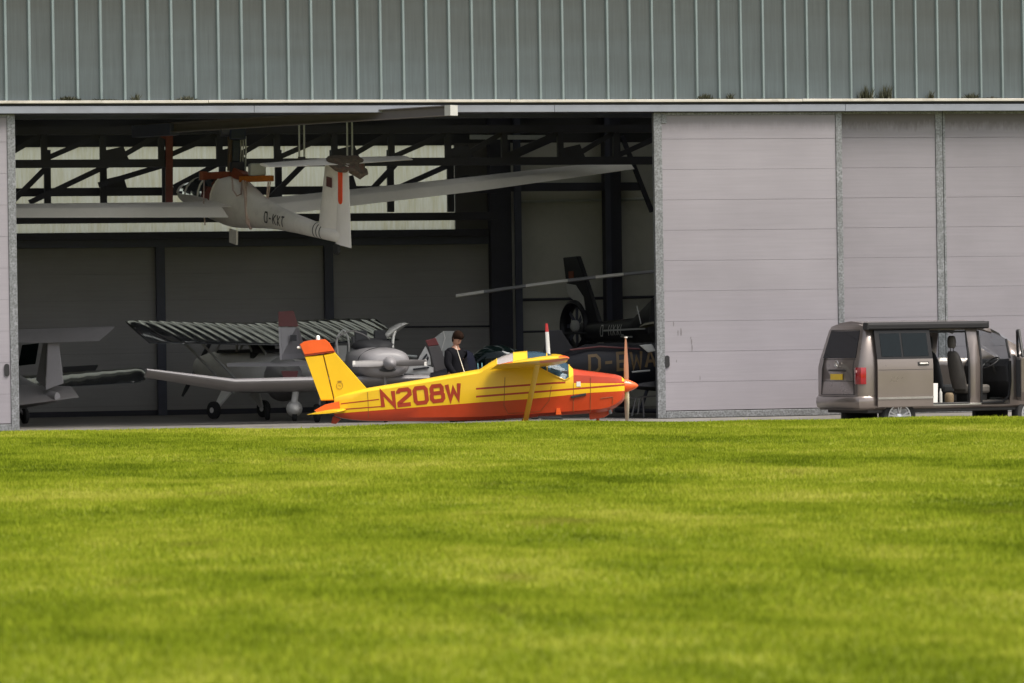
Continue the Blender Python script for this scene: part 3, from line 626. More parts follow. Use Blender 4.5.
# ================================================================== YELLOW AIRCRAFT
def yellow_plane():
    zd0 = 71.0; U0 = 470
    base = W(U0, 400, zd0); base.z = AP
    t = thing('light_aircraft', 'yellow and orange-red light aircraft with N208W on its side, parked on the apron edge', 'aircraft', base, heading(0))
    inv = t.matrix_basis.inverted()
    def q(px, py, y=0.0): return inv @ W(px, py, zd0 + y)       # local point at local depth y (0 = centreline)
    X = lambda px: q(px, 380).x
    def Zt(tab): return lambda px: q(px, lerp_tab(tab, px)).z
    top = Zt([(334,396),(341,394.5),(367,388),(379,386),(420,379.5),(480,369),(490,362.5),(497,358.5),(505,355),(514,352.2),(526,351),(538,351.3),(547,353),(553,355),(560,358),(565,361),(569,364.5),(573,368.5),(580,369.8),(600,372.3),(615,374.3),(621,376),(624,379)])
    bot = Zt([(334,416),(345,419.5),(367,420.9),(420,421.2),(480,420.4),(530,417.4),(588,413.4),(600,412.4),(609,410.5),(615,407.5),(621,403),(624,399)])
    redl = Zt([(334,413.8),(346,412.6),(480,402),(530,398.5),(588,392.5),(624,390.6)])
    sh = Zt([(334,398.5),(367,391.5),(420,383.5),(480,373),(490,367),(497,364),(527,363.4),(538,367),(552,374.5),(565,380.2),(569,377.5),(574,374.5),(600,376.5),(615,377.6),(624,381)])
    l2 = [(334,405.5),(476,396.4),(624,384.6)]; l1 = [(334,402),(476,388.6),(553,382.8),(573,381.8),(624,382.2)]
    l2a = Zt([(a, b+.95) for a, b in l2]); l2b = Zt([(a, b-.95) for a, b in l2]); l1a = Zt([(a, b+.95) for a, b in l1]); l1b = Zt([(a, b-.95) for a, b in l1])
    hw = lambda px: lerp_tab([(334,.05),(341,.08),(367,.16),(420,.27),(480,.40),(497,.45),(526,.5),(565,.5),(573,.49),(600,.46),(615,.42),(621,.37),(624,.29)], px)
    st = [334,341,352,367,379,400,420,450,476,480,485,490,497,505,514,520,527,532,538,543,547,553,557,560,565,569,573,580,590,600,608,615,619,621.5,624]
    rings = []
    for p in st:
        x, w, zb_, zt_ = X(p), hw(p), bot(p), top(p)
        zr, a2, b2, a1, b1, zs = redl(p), l2a(p), l2b(p), l1a(p), l1b(p), sh(p)
        b1 = min(b1, zs - .006); a1 = min(a1, b1 - .012)
        k = .88 if p < 480 else .80
        half = [(0, zb_), (w*.72, zb_+.005), (w*.96, zb_+min(.07, (zr-zb_)*.4)), (w, zr), (w, a2), (w, b2), (w, a1), (w*.995, b1), (w*.975, zs),
                (w*k*.93, zs+(zt_-zs)*.50), (w*.56, zs+(zt_-zs)*.84), (w*.28, zs+(zt_-zs)*.97)]
        ring = [(x, -yy, zz) for yy, zz in half] + [(x, 0, zt_)] + [(x, yy, zz) for yy, zz in reversed(half[1:])]
        rings.append(ring)
    n = len(rings[0])
    YEL, RED, LIN = 0, 1, 2
    def kind(i, j):
        b = j if j < 12 else n-1-j                   # band index from the belly upward
        a = st[i]
        if b < 3: return RED
        if b == 4: return LIN if a >= 476 else YEL
        if b == 6: return LIN if 476 <= a < 565 else (RED if a >= 573 else YEL)
        if b >= 7: return RED if a >= 573 and a < 621 else YEL
        return YEL
    def gl(i, j):
        b = j if j < 12 else n-1-j; a = st[i]
        if b >= 8 and 497 <= a < 514: return 1
        if b >= 8 and 527 <= a < 547: return 2
        if b >= 8 and 547 <= a < 569: return 3
        return 0
    body = MB(); panes = {1: MB(), 2: MB(), 3: MB()}
    vs = [p for r in rings for p in r]
    f0, m0 = [], []
    for i in range(len(rings)-1):
        for j in range(n):
            k = (j+1) % n; f = (i*n+j, i*n+k, (i+1)*n+k, (i+1)*n+j); g = gl(i, j)
            if g: panes[g].add([vs[a] for a in f], [(0,1,2,3)])
            else: body.f.append(list(f)); body.m.append(kind(i, j))
    body.v = [Vector(p) for p in vs]
    body.f.append(list(reversed(range(n)))); body.m.append(YEL); body.f.append([(len(rings)-1)*n+j for j in range(n)]); body.m.append(YEL)
    fus = body.build('fuselage', [M['yellow'], M['red'], M['line']], t, smooth=35)
    for g, m, nm in ((1, 'glass_milky', 'rear_window'), (2, 'glass_screen', 'side_window'), (3, 'glass_screen', 'windscreen')):
        bm = panes[g]
        o = bm.build(nm, M[m], t); me = o.data; b = bmesh.new(); b.from_mesh(me); bmesh.ops.remove_doubles(b, verts=b.verts, dist=.0005); bmesh.ops.recalc_face_normals(b, faces=b.faces); b.to_mesh(me); b.free()
        me.polygons.foreach_set('use_smooth', [True]*len(me.polygons))
    # frames round the glass
    fr = MB()
    for p0 in (497, 514, 527, 547, 569):
        i = st.index(p0); r = rings[i]; fr.tube([Vector(v)*1.0 + Vector((0, v[1]*.004, -.004)) for v in r[8:n-7]], .012, 6)
    i0, i1 = st.index(527), st.index(569)
    for s in (8, n-8): fr.tube([Vector(rings[i][s]) + Vector((0, -.006 if s == 8 else .006, .004)) for i in range(i0, i1+1)], .013, 6)
    fr.build('canopy_frame', M['yellow'], t, smooth=50)
    pl = MB()                                        # cowling joint, door outline, inspection hatches
    def seam(pts):
        P_ = []
        for (pa, ya), (pb, yb) in zip(pts, pts[1:]):
            for k in range(5): P_.append((pa+(pb-pa)*k/5, ya+(yb-ya)*k/5))
        P_.append(pts[-1]); xx = [X(p) for p in st]; hh = [hw(p) for p in st]
        return MB().tube([Vector((q(*p).x, -np.interp(q(*p).x, xx, hh)-.0005, q(*p).z)) for p in P_], .0045, 4)
    for pts in ([(590,377),(590,411)], [(573,383),(573,412)], [(505,377),(504,405),(508,413),(540,411),(549,400),(551,386)], [(368,392),(369,418)], [(600,398),(612,396.5),(612,404)]):
        seam(pts).build('panel_joint', M['joint'], fus)
    # cabin: seats and coaming
    c = MB()
    for y in (-.22, .22):
        c.box((X(520), y, q(520, 396).z), (.42, .38, .12)); c.box((X(511), y, q(511, 380).z), (.1, .38, .6), Euler((0, -.25, 0)).to_matrix())
    c.build('cabin_seat', M['seat_dark'], t, bevel=.02)
    MB().box((X(559), 0, q(559, 374).z), (.34, .82, .10), Euler((0, -.12, 0)).to_matrix()).build('instrument_panel', M['cabin'], t, bevel=.02)
    # fin, rudder, tip
    def plate(poly, th, taper=.35):
        mb = MB(); a = [q(*p) for p in poly]; c_ = sum(a, Vector())/len(a); n_ = len(a)
        r0 = [Vector((p.x + (c_.x-p.x)*.05, -th, p.z + (c_.z-p.z)*.05)) for p in a]; r1 = [Vector((p.x, 0, p.z)) for p in a]; r2 = [Vector((v.x, th, v.z)) for v in r0]
        mb.loft([r0, r1, r2]); return mb
    plate([(323.3,354.6),(334.5,351.8),(366.5,388.2),(372,392),(336,404),(334.4,400.3)], .05).build('fin', M['yellow'], t, smooth=40)
    rud = plate([(304.5,356.2),(323.1,354.7),(334.2,400.6),(321,400.8)], .042).build('rudder', M['yellow'], t, smooth=40)
    plate([(299.5,344.5),(304,341.5),(310,340.2),(325,339.2),(329,342.3),(334.6,351),(304.2,354.8)], .046).build('fin_tip', M['orange'], t, smooth=40)
    plate([(304.3,355.0),(334.9,351.2),(335.2,351.9),(304.5,356.0)], .05).build('fin_stripe', M['line'], t)
    MB().lathe(q(318, 340), (0,0,1), [(0,.035),(.04,.035),(.07,.028),(.085,0)], 12).build('beacon', M['glider_w'], t, smooth=40)
    MB().lathe(q(299.3, 347.5), (-1,0,0), [(-.02,.02),(.03,.02),(.045,0)], 8).build('tail_lamp', M['glider_w'], t, smooth=40)
    e = MB(); c0 = q(339.7, 385.5, -.056); pts = [c0 + Vector((.055*math.cos(a), 0, .06*math.sin(a))) for a in [2*math.pi*k/20 for k in range(21)]]
    e.tube(pts, .0035, 5); e.box(c0 + Vector((0, 0, .075)), (.07, .004, .014)); e.box(c0+Vector((0,0,.0)), (.05,.004,.006), Euler((0,.5,0)).to_matrix()); e.build('fin_emblem', mat('faded_ink', (.28,.15,.02), .6), t)
    # tail cone and all-moving stabiliser
    plate([(340,401),(341,409.5),(318,412.5),(314,410.5),(325,404.5)], .09).build('tail_cone', M['orange'], t, smooth=40)
    MB().slab([q(333,416), q(341,419), q(336,424), q(331,423.5)], (0,1,0), .05).build('tail_skid', M['line'], t, bevel=.008)
    for s in (-1, 1):
        w = MB(); zs = q(330, 411).z; xr, xl = X(347), X(310)
        w.wing([((xr-.02, s*.05, zs+.02), (xl+.08, s*.05, zs-.02)), ((xr-.06, s*.9, zs+.01), (xl+.02, s*.9, zs-.03)), ((xr-.12, s*1.18, zs+.005), (xl, s*1.18, zs-.035), .8)], tr=.09)
        w.build('stabilizer', M['yellow'], t, smooth=40)
    # wings
    for s in (-1, 1):
        def lw(px, py, y): v = q(px, py, -abs(y)); v.y = s*abs(y); return v
        ler, ter = lw(567, 361.5, .46), lw(490, 369.5, .46); let_, tet = lw(569.5, 358.2, 3.86), lw(497, 364.6, 3.86)
        lee, tee = lw(566.5, 357.6, 4.0), lw(499.5, 364.2, 4.0); le2, te2 = lw(568.8, 357.9, 3.5), lw(496.6, 365, 3.5)
        mb = MB(); mb.wing([(ler, ter), (le2, te2)], tr=.095); mb.build('wing', M['yellow'], t, smooth=40)
        tip = MB(); secs = [(le2, te2), (let_, tet), (lee, tee, .55)]
        X10 = 10
        def km(i, j):
            jj = j if j < 10 else 19-j
            return 0 if (jj >= 6 or jj <= 1) else 1
        up = Vector((0,0,1)); Xs = [0, .012, .05, .12, .25, .4, .6, .8, .93, 1.0]; tr = .095
        yt = lambda x: 5*tr*(.2969*x**.5 - .126*x - .3516*x*x + .2843*x**3 - .1036*x**4)
        rg = []
        for sec in secs:
            le, te = sec[0], sec[1]; k = sec[2] if len(sec) > 2 else 1; cl = (te-le).length
            rg.append([le.lerp(te, x)+up*(yt(x)*cl*k*1.25) for x in reversed(Xs)] + [le.lerp(te, x)-up*(yt(x)*cl*.75*k) for x in Xs[1:-1]] + [te-up*.004])
        tip.loft(rg, mi=km)
        cc = (lee+tee)/2; tip.f.pop(); tip.m.pop()          # outer rounding, coloured like its chord position
        r2 = rg[-1]; o_ = len(tip.v); tip.v += [p.lerp(lee.lerp(tee, (p-lee).dot(tee-lee)/(tee-lee).length_squared), .7) + Vector((0, s*.05, 0)) for p in r2]
        nn = len(r2)
        for j in range(nn):
            k = (j+1) % nn; tip.f.append([o_-nn+j, o_-nn+k, o_+k, o_+j]); tip.m.append(km(0, j))
        tip.f.append([o_+j for j in range(nn)]); tip.m.append(1)
        tip.build('wing_tip', [M['orange'], M['yellow']], t, smooth=40)
        a = lw(537.5, 364, 2.3); b = lw(525.5, 421, .5)
        d = (b-a); sm = MB(); rr = []
        for k in (0, .5, 1):
            c_ = a + d*k; rr.append([c_ + Vector((.046*math.cos(u), .02*math.sin(u), 0)) for u in [2*math.pi*i/12 for i in range(12)]])
        sm.loft(rr); sm.build('wing_strut', M['yellow'], t, smooth=50)
        # main gear
        wc = lw(526, 433, .78); wc.z = .17
        g = MB(); g.tube([lw(524, 421, .42), wc + Vector((0, -s*.06, .02))], [.04, .03]); g.build('gear_leg', M['red'], t, smooth=40)
        wh = MB(); wh.lathe(wc - Vector((0, .055, 0)), (0,1,0), [(0,.07),(0,.14),(.02,.165),(.055,.17),(.09,.165),(.11,.14),(.11,.07)], 24); wo = wh.build('wheel', M['tyre'], t, smooth=40)
        MB().lathe(wc - Vector((0, .06, 0)), (0,1,0), [(0,0),(0,.075),(.12,.075),(.12,0)], 16).build('hub', M['alloy'], wo, smooth=40)
        fd = MB(); fd.loft([[(wc.x + .20*math.cos(a), wc.y + y, wc.z + .03 + .21*math.sin(a)) for a in [math.pi*k/10 for k in range(11)]] for y in (-.09, .09)], closed=False, cap0=False, cap1=False); fd.build('wheel_fairing', M['red'], t, smooth=50)
    # nose gear
    nc = q(597, 430); nc.y = 0; nc.z = .15
    g = MB(); g.tube([q(598, 414), nc], .03); g.bar(nc + Vector((0,-.08,0)), nc+Vector((0,.08,0)), .02, .02); g.build('gear_leg', M['red'], t, smooth=40)
    MB().lathe(nc - Vector((0,.05,0)), (0,1,0), [(0,.06),(0,.12),(.02,.145),(.05,.15),(.08,.145),(.1,.12),(.1,.06)], 24).build('wheel', M['tyre'], t, smooth=40)
    # air intake chin, exhaust, small tabs
    MB().loft([[q(px, py, y) for px, py, y in ((588.5,408,s*.24),(589.5,419.8,s*.22),(604,417.6,s*.2),(612.5,412.0,s*.17),(612.5,405,s*.18))] for s in (-1, 1)]).build('air_intake', M['red'], t, bevel=.02)
    MB().tube([q(609.5, 408, -.31), q(610.5, 413.5, -.28)], .03).build('exhaust_pipe', M['zinc'], t, smooth=40)
    a = q(571, 397.2, -.5); b = q(586, 394.2, -.48); MB().bar(a, b, .035, .042).build('louvre', M['black_rubber'], t, bevel=.006)
    MB().box(q(578.6, 384, -.485), (.07, .012, .085)).build('white_placard', M['white'], t)
    MB().slab([q(556.5,408,-.5), q(560,408,-.5), q(561.5,414.5,-.5), q(556,414.5,-.5)], (0,1,0), .02).build('step', M['orange'], t)
    MB().bar(q(538, 417, -.5), q(562, 417.6, -.5), .03, .03).bar(q(541, 419, -.45), q(563, 419, -.45), .05, .02).build('exhaust_stub', M['cabin'], t)
    # propeller
    hub = q(626.5, 385.8); hub.y = 0
    MB().lathe(q(624.6, 385.8), (1,0,0), [(-.03,.06),(-.03,.115),(.05,.112),(.12,.085),(.2,.045),(.235,.012),(.24,0)], 24).build('spinner', M['orange'], t, smooth=50)
    for s, m in ((1, 'wood'), (-1, 'blade_pale')):
        rings_ = []
        for r_, c_, tw, th in ((.05,.07,75,.05),(.15,.10,60,.035),(.35,.125,42,.022),(.6,.115,30,.014),(.78,.09,24,.01),(.85,.06,22,.006)):
            a = R(tw); ex = Vector((math.sin(a), math.cos(a), 0)); nx = Vector((math.cos(a), -math.sin(a), 0))
            if s < 0: ex.y *= -1; nx.y *= -1
            rings_.append([hub + Vector((0,0,s*r_)) + ex*(c_*.5*math.cos(u)) + nx*(th*.5*math.sin(u)) for u in [2*math.pi*i/10 for i in range(10)]])
        bl = MB().loft(rings_).build('propeller_blade', M[m], t, smooth=50)
    MB().loft([[hub + Vector((.03*math.cos(u), .028*math.sin(u), z)) for u in [2*math.pi*i/10 for i in range(10)]] for z in (.84, .862)]).build('blade_tip', M['white'], t, smooth=50)
    # whip aerial
    MB().tube([q(464.3, 372), q(456, 346)], [.008, .004], 6).build('aerial', M['white'], t)
    # registration, cheat lines
    a, b = q(383.2, 407.2, -.2), q(457, 398.6, -.2)
    lt = letters('N208W', .262, .200, .089, .070)
    ex = (Vector((b.x, 0, b.z)) - Vector((a.x, 0, a.z))).normalized()
    place(lt, Vector((a.x, 0, a.z)), ex, (-.10, 0, 1))
    def side_y(x):                                   # the slab side of the tapering fuselage
        return -np.interp(x, [X(p) for p in st], [hw(p) for p in st]) * 1.0
    lt.v = [Vector((p.x, side_y(p.x) - .003 + p.y*1.0*.15, p.z)) for p in lt.v]
    lt.build('registration', M['line'], t, recalc=False)
    tl = MB()
    for (p0, y0), (p1, y1) in (((341, 403.8), (379.5, 399.2)), ((344, 409.2), (382, 406.3))):
        for k in range(6):
            pa, pb = p0+(p1-p0)*k/6, p0+(p1-p0)*(k+1)/6; ya, yb = y0+(y1-y0)*k/6, y0+(y1-y0)*(k+1)/6
            pts = [q(pa, ya-.55), q(pb, yb-.55), q(pb, yb+.55), q(pa, ya+.55)]
            tl.add([(p.x, side_y(p.x)-.0025, p.z) for p in pts], [(0,1,2,3)])
    tl.build('cheat_line', M['line'], t)
    return t
yellow_plane()

# ================================================================== VAN
def van():
    zc = 77.3; c = W(859.5, 430, zc); c.z = AP
    rot = heading(22)
    t = thing('camper_van', 'brown-grey camper van with its sliding door and front door open, parked before the hangar doors', 'van', (0,0,0), rot)
    fw = Vector((math.cos(rot), math.sin(rot), 0)); lf = Vector((-math.sin(rot), math.cos(rot), 0))
    loc = c + lf*.90; t.location = loc; t.matrix_basis = Matrix.LocRotScale(loc, Euler((0,0,rot)), None)
    prof = [(.88,.50),(.925,.56),(.935,.74),(.945,1.31),(.93,1.475),(.80,2.03),(.72,2.115),(.5,2.15),(0,2.165)]
    xs = [0,.05,.16,.35,.6,1.1,1.3,1.9,2.37,2.62,2.75,2.95,3.15,3.26,3.42,3.75,4.05,4.35,4.55,4.64]
    ztop = [(2.7,2.19),(2.95,2.10),(3.15,2.0),(3.42,1.82),(3.75,1.61),(4.05,1.42),(4.35,1.37),(4.55,1.26),(4.64,1.06)]
    belt = [(2.62,1.475),(3.42,1.45),(3.75,1.40),(4.05,1.33),(4.35,1.26),(4.55,1.14),(4.64,.97)]
    wk = [(0,.90),(.05,.965),(.16,1),(3.7,1),(4.2,.95),(4.5,.90),(4.64,.82)]
    def pt(x, j, s):
        w, z = prof[j]; T, B = lerp_tab(ztop, x), lerp_tab(belt, x)
        if z >= 1.475: z = B + (z-1.475)*(T-B)/(2.19-1.475)
        elif z > .74: z = .74 + (z-.74)*(B-.74)/(1.475-.74)
        w *= lerp_tab(wk, x)
        if x > 3.4 and j >= 5: w *= lerp_tab([(3.4,1),(4.1,1.1)], x)
        rx = (max(0, z-1.25)/.94)**1.2*.24*max(0, 1-x/.36) if x < .36 else 0
        return Vector((x + rx, s*w, z))
    def sp(x, z, s, off=0.0):                         # point on the shell side at height z
        for j in range(len(prof)-1):
            a, b = pt(x, j, s), pt(x, j+1, s)
            if a.z <= z <= b.z+1e-6:
                p = a.lerp(b, (z-a.z)/max(1e-6, b.z-a.z)); break
        else: p = pt(x, 0, s)
        return p + Vector((0, s*off, 0))
    nj = len(prof); sh = MB(); gls = MB(); ws = MB()
    idx = {}
    for i, x in enumerate(xs):
        for s in (-1, 1):
            for j in range(nj):
                if j == nj-1 and s == 1: idx[(i,j,s)] = idx[(i,j,-1)]; continue
                idx[(i,j,s)] = len(sh.v); sh.v.append(pt(x, j, s))
    def F_(f, mi=0): sh.f.append(f); sh.m.append(mi)
    for i in range(len(xs)-1):
        xm = (xs[i]+xs[i+1])/2
        for s in (-1, 1):
            for j in range(nj-1):
                f = [idx[(i,j,s)], idx[(i+1,j,s)], idx[(i+1,j+1,s)], idx[(i,j+1,s)]]
                v4 = [sh.v[k] for k in f]
                if s == -1 and 1 <= j < 5 and (1.3 < xm < 2.37 or 2.62 < xm < 3.26): continue
                if s == 1 and j == 4 and (.35 < xm < 1.1 or 1.3 < xm < 2.37 or 2.62 < xm < 3.42):
                    gls.add(v4, [(0,1,2,3)]); continue
                if j >= 5 and 2.75 < xm < 4.05 and not (j == 5 and xm < 2.9):
                    ws.add(v4, [(0,1,2,3)]); continue
                F_(f)
    for e in (0, len(xs)-1):
        for j in range(nj-1):
            f = [idx[(e,j,-1)], idx[(e,j,1)], idx[(e,j+1,1)], idx[(e,j+1,-1)]]
            if len(set(f)) < 4: f = f[:3]
            F_(f)
    shell = sh.build('body', M['van'], t, smooth=38)
    so = shell.modifiers.new('thick', 'SOLIDIFY'); so.thickness = .035; so.offset = -1
    gls.build('side_window', M['glass_far'], t, smooth=40); ws.build('windscreen', M['glass_far'], t, smooth=60)
    # pillar between the openings is body; black door seals
    sl = MB()
    def loop(x0, x1, z0, z1, xf=None):
        pts = [sp(x0+.0, z0, -1, .004), sp((x0+x1)/2, z0, -1, .004), sp(x1, z0, -1, .004)]
        pts += [sp(x1, z, -1, .004) for z in np.linspace(z0+.1, z1, 7)] if xf is None else [sp(xf(z), z, -1, .004) for z in np.linspace(z0+.1, z1, 7)]
        pts += [sp((x0+x1)/2, min(z1, 1.98), -1, .004)]
        pts += [sp(x0, z, -1, .004) for z in np.linspace(1.98, z0, 8)]
        return pts
    sl.tube(loop(1.3, 2.36, .60, 1.98), .022, 6); sl.tube([sp(2.63, z, -1, .004) for z in np.linspace(.6, 1.99, 8)], .022, 6)
    sl.tube([sp(x, .6, -1, .004) for x in (2.63, 2.9, 3.1)] + [sp(3.22, .72, -1, .004), sp(3.26, 1.0, -1, .004), sp(3.26, 1.4, -1, .004)], .022, 6)
    sl.tube([pt(3.26, 4, -1), pt(3.26, 5, -1)*1.0], .022, 6)
    sl.build('door_seal', M['black_rubber'], t, smooth=50)
    # floor, bulkheads, underside
    MB().mm((.2,-.86,.44), (4.3,.86,.56)).build('underbody', M['plastic'], t, bevel=.02)
    MB().mm((1.32,-.9,.565), (2.36,.85,.60)).build('cabin_floor', M['seat'], t); MB().mm((2.64,-.9,.57), (3.5,.85,.64)).build('footwell', M['seat'], t)
    MB().mm((1.28,-.9,.56), (2.62,-.945,.60)).build('door_step', M['van_trim'], t, bevel=.006)
    lin = MB(); lin.mm((.30,-.86,.60), (.34,.86,1.46)); lin.mm((1.0,.80,.6), (2.5,.86,1.42)); lin.build('interior_trim', M['cabin'], t)
    MB().loft([[Vector((x, y, z)) for y, z in ((-.76,2.06),(0,2.13),(.76,2.06),(.76,2.075),(0,2.145),(-.76,2.075))] for x in (.35, 2.72)]).build('headliner', M['seat_dark'], t)
    # kitchen unit along the far side
    MB().mm((.6,.45,.6), (1.75,.79,1.40)).build('cupboard', M['seat'], t, bevel=.01)
    # dashboard and steering wheel
    d = MB(); d.loft([[Vector((x, y, z)) for x, z in ((3.25,1.0),(3.22,1.30),(3.30,1.44),(3.75,1.42),(3.72,.7),(3.5,.68))] for y in (-.86,.86)]); d.build('dashboard', M['cabin'], t, bevel=.03)
    sw = MB(); c0 = Vector((3.12,-.42,1.36)); ax = Vector((-.55,0,.83)).normalized(); u = Vector((0,1,0)); w = ax.cross(u)
    sw.tube([c0 + (u*math.cos(a)+w*math.sin(a))*.19 for a in [2*math.pi*k/24 for k in range(25)]], .016, 6); sw.bar(c0-u*.18, c0+u*.18, .05, .02); sw.tube([c0, c0-ax*.3], .03); sw.build('steering_wheel', M['plastic'], t, smooth=50)
    # seats
    def seat(x, y, m):
        s = MB().box((x+.28, y, .86), (.54,.52,.17)).build('seat', M[m], t, bevel=.05)
        MB().mm((x+.05,y-.22,.6), (x+.5,y+.22,.775)).build('seat_base', M['plastic'], s, bevel=.02)
        b = MB(); rg = []
        for z, w, dp, xo in ((.86,.25,.09,.02),(1.1,.27,.10,-.03),(1.4,.26,.085,-.09),(1.56,.20,.06,-.13),(1.60,.14,.03,-.14)):
            rg.append([(x+xo+dp*math.cos(a), y+w*math.sin(a)*(1 if abs(math.sin(a)) < .9 else 1), z) for a in [2*math.pi*k/14 for k in range(14)]])
        b.loft(rg); b.build('backrest', M[m], s, smooth=60)
        h = MB(); h.loft([[(x-.15+.06*k*math.cos(a), y+.135*k*math.sin(a), z) for a in [2*math.pi*i/14 for i in range(14)]] for z, k in ((1.66,.7),(1.69,.95),(1.78,1.05),(1.86,.95),(1.90,.6))]); h.build('headrest', M[m], s, smooth=60)
        p = MB()
        for q_ in (-.06,.06): p.tube([(x-.145,y+q_,1.58),(x-.15,y+q_,1.70)], .01, 6)
        p.build('headrest_post', M['plastic'], s)
        return s
    seat(2.42, -.42, 'seat'); seat(2.36, .42, 'seat_dark')
    # slid-back side door, hanging outside the body
    def panel(x0, x1, z0, z1, off, name, m, parent, nx=4, nz=7, th=.03):
        o_ = []; 
        xg = np.linspace(x0, x1, nx+1); zg = np.linspace(z0, z1, nz+1)
        mb = MB(); a = [[sp(min(max(x, .36), 3.4), z, -1, off) for x in xg] for z in zg]
        for r_ in a:
            for k, p in enumerate(r_): p.x = xg[k]
        v = [p for r_ in a for p in r_]; n_ = nx+1; f = [(j*n_+i, j*n_+i+1, (j+1)*n_+i+1, (j+1)*n_+i) for j in range(nz) for i in range(nx)]
        k0 = len(v); v2 = [p + Vector((0, th, 0)) for p in v]; f += [tuple(reversed([q_+k0 for q_ in ff])) for ff in f]
        per = [i for i in range(n_)] + [j*n_+nx for j in range(1, nz+1)] + [nz*n_+i for i in range(nx-1, -1, -1)] + [j*n_ for j in range(nz-1, 0, -1)]
        f += [(per[i], per[i]+k0, per[(i+1) % len(per)]+k0, per[(i+1) % len(per)]) for i in range(len(per))]
        mb.add(v + v2, f); return mb.build(name, M[m], parent, smooth=35)
    X0, X1 = .34, 1.53
    dl = panel(X0, X1, .56, 1.47, .10, 'sliding_door', 'van', t)
    panel(X0, X1, 1.474, 2.03, .096, 'door_frame', 'gloss_black', dl)
    panel(X0+.10, .87, 1.52, 1.965, .102, 'window', 'glass_dark', dl, th=.004); panel(.91, X1-.08, 1.52, 1.965, .102, 'window', 'glass_dark', dl, th=.004)
    panel(X0, X1, .705, .745, .112, 'trim_strip', 'van_trim', dl, nz=2, th=.012)
    panel(X0, X1-.05, 2.035, 2.06, .11, 'door_rail', 'van_trim', dl, nz=1)
    panel(X0+.01, X1-.01, 1.262, 1.270, .1015, 'crease_line', 'plastic', dl, nz=1, th=.003)
    hp = sp(1.3, 1.375, -1, .10); MB().box(hp + Vector((.02,-.022,0)), (.19,.03,.035)).build('handle', M['van_trim'], dl, bevel=.012)
    MB().box(hp + Vector((.02,-.004,.0)), (.24,.008,.075)).build('handle_recess', M['plastic'], dl, bevel=.003)
    # front door swung out, seen on edge
    hx = Vector((3.44,-.955,0)); a = R(66); dd = Vector((-math.cos(a), -math.sin(a), 0)); nn = Vector((-dd.y, dd.x, 0))
    def dp(l, z, o_=0): return hx + dd*l + nn*o_ + Vector((0,0,z)) + Vector((0, .0, 0)) + (Vector((0, max(0, z-1.47)*.24, 0)))
    mb = MB().slab([dp(0,.62), dp(.86,.62), dp(.95,.8), dp(.97,1.47), dp(0,1.47)], nn, .09); fd = mb.build('front_door', M['van'], t, bevel=.02)
    fr = MB(); fr.tube([dp(.95,1.47), dp(.86,1.99), dp(.5,1.98), dp(.06,1.62), dp(.0,1.47)], .028, 8); fr.build('window_frame', M['plastic'], fd, smooth=50)
    MB().slab([dp(.93,1.48), dp(.84,1.97), dp(.5,1.96), dp(.08,1.6), dp(.04,1.48)], nn, .006).build('window', M['glass_far'], fd)
    MB().slab([dp(.05,.7,-.05), dp(.85,.7,-.05), dp(.9,1.42,-.05), dp(.05,1.42,-.05)], nn, .02).build('door_card', M['seat_dark'], fd, bevel=.01)
    mr = dp(.12, 1.5, .16); MB().box(mr, (.16,.22,.2), Euler((0,0,a)).to_matrix()).build('mirror', M['plastic'], fd, bevel=.04)
    # rear end
    def rear(y, z, off=.0):
        b_ = lerp_tab([(0, 0), (.80, 0), (.95, 0)], abs(y)); rx = (max(0, z-1.25)/.94)**1.2*.24
        return Vector((rx - off, y, z))
    tg = MB().slab([rear(-.70,1.50,.0), rear(.70,1.50,.0), rear(.62,2.02,.0), rear(-.62,2.02,.0)], (-1,0,.25), .018).build('rear_window', M['glass_rear'], t, bevel=.004)
    tg2 = MB(); 
    tg2.tube([rear(-.70,.80,.004), rear(-.66,1.30,.004), rear(-.645,1.5,.004), rear(-.60,2.04,.004), rear(.60,2.04,.004), rear(.645,1.5,.004), rear(.66,1.3,.004), rear(.70,.80,.004), rear(-.70,.80,.004)], .007, 5)
    tg2.tube([rear(-.66,1.06,.002), rear(.66,1.06,.002)], .006, 5); tg2.tube([rear(-.70,1.475,.004), rear(.70,1.475,.004)], .005, 5); tg2.build('tailgate_seam', M['plastic'], t)
    MB().mm((-.03,-.34,1.25), (.01,.34,1.285)).build('tailgate_trim', M['plastic'], t, bevel=.006)
    MB().box((-.012, .02, 1.14), (.018,.50,.115)).build('number_plate', M['plate'], t, bevel=.004)
    em = MB(); ec = Vector((-.018,0,1.385)); em.tube([ec + Vector((0,.07*math.cos(a_),.07*math.sin(a_))) for a_ in [2*math.pi*k/24 for k in range(25)]], .009, 6)
    for pl_ in ([(-.045,.045),(-.0,-.005),(.045,.045)], [(-.06,.015),(-.025,-.058),(0,-.01),(.025,-.058),(.06,.015)]): em.tube([ec + Vector((0,y,z)) for y, z in pl_], .007, 5)
    em.build('emblem', M['van_trim'], t, smooth=50)
    bp = MB(); rg = []
    for z, o_ in ((.52,.0),(.56,.06),(.66,.085),(.74,.07),(.775,.01)):
        rg.append([Vector((.55,-.93-o_*.3,z)), Vector((.2,-.935-o_*.35,z)), Vector((.03-o_*.5,-.90-o_*.2,z)), Vector((-o_,-.78,z)), Vector((-o_-.015,0,z)), Vector((-o_,.78,z)), Vector((.03-o_*.5,.90+o_*.2,z)), Vector((.2,.935+o_*.35,z)), Vector((.55,.93+o_*.3,z))])
    bp.loft(rg, closed=False, cap0=False, cap1=False); b_ = bp.build('rear_bumper', M['van'], t, smooth=50)
    so = b_.modifiers.new('thick', 'SOLIDIFY'); so.thickness = .02; so.offset = -1
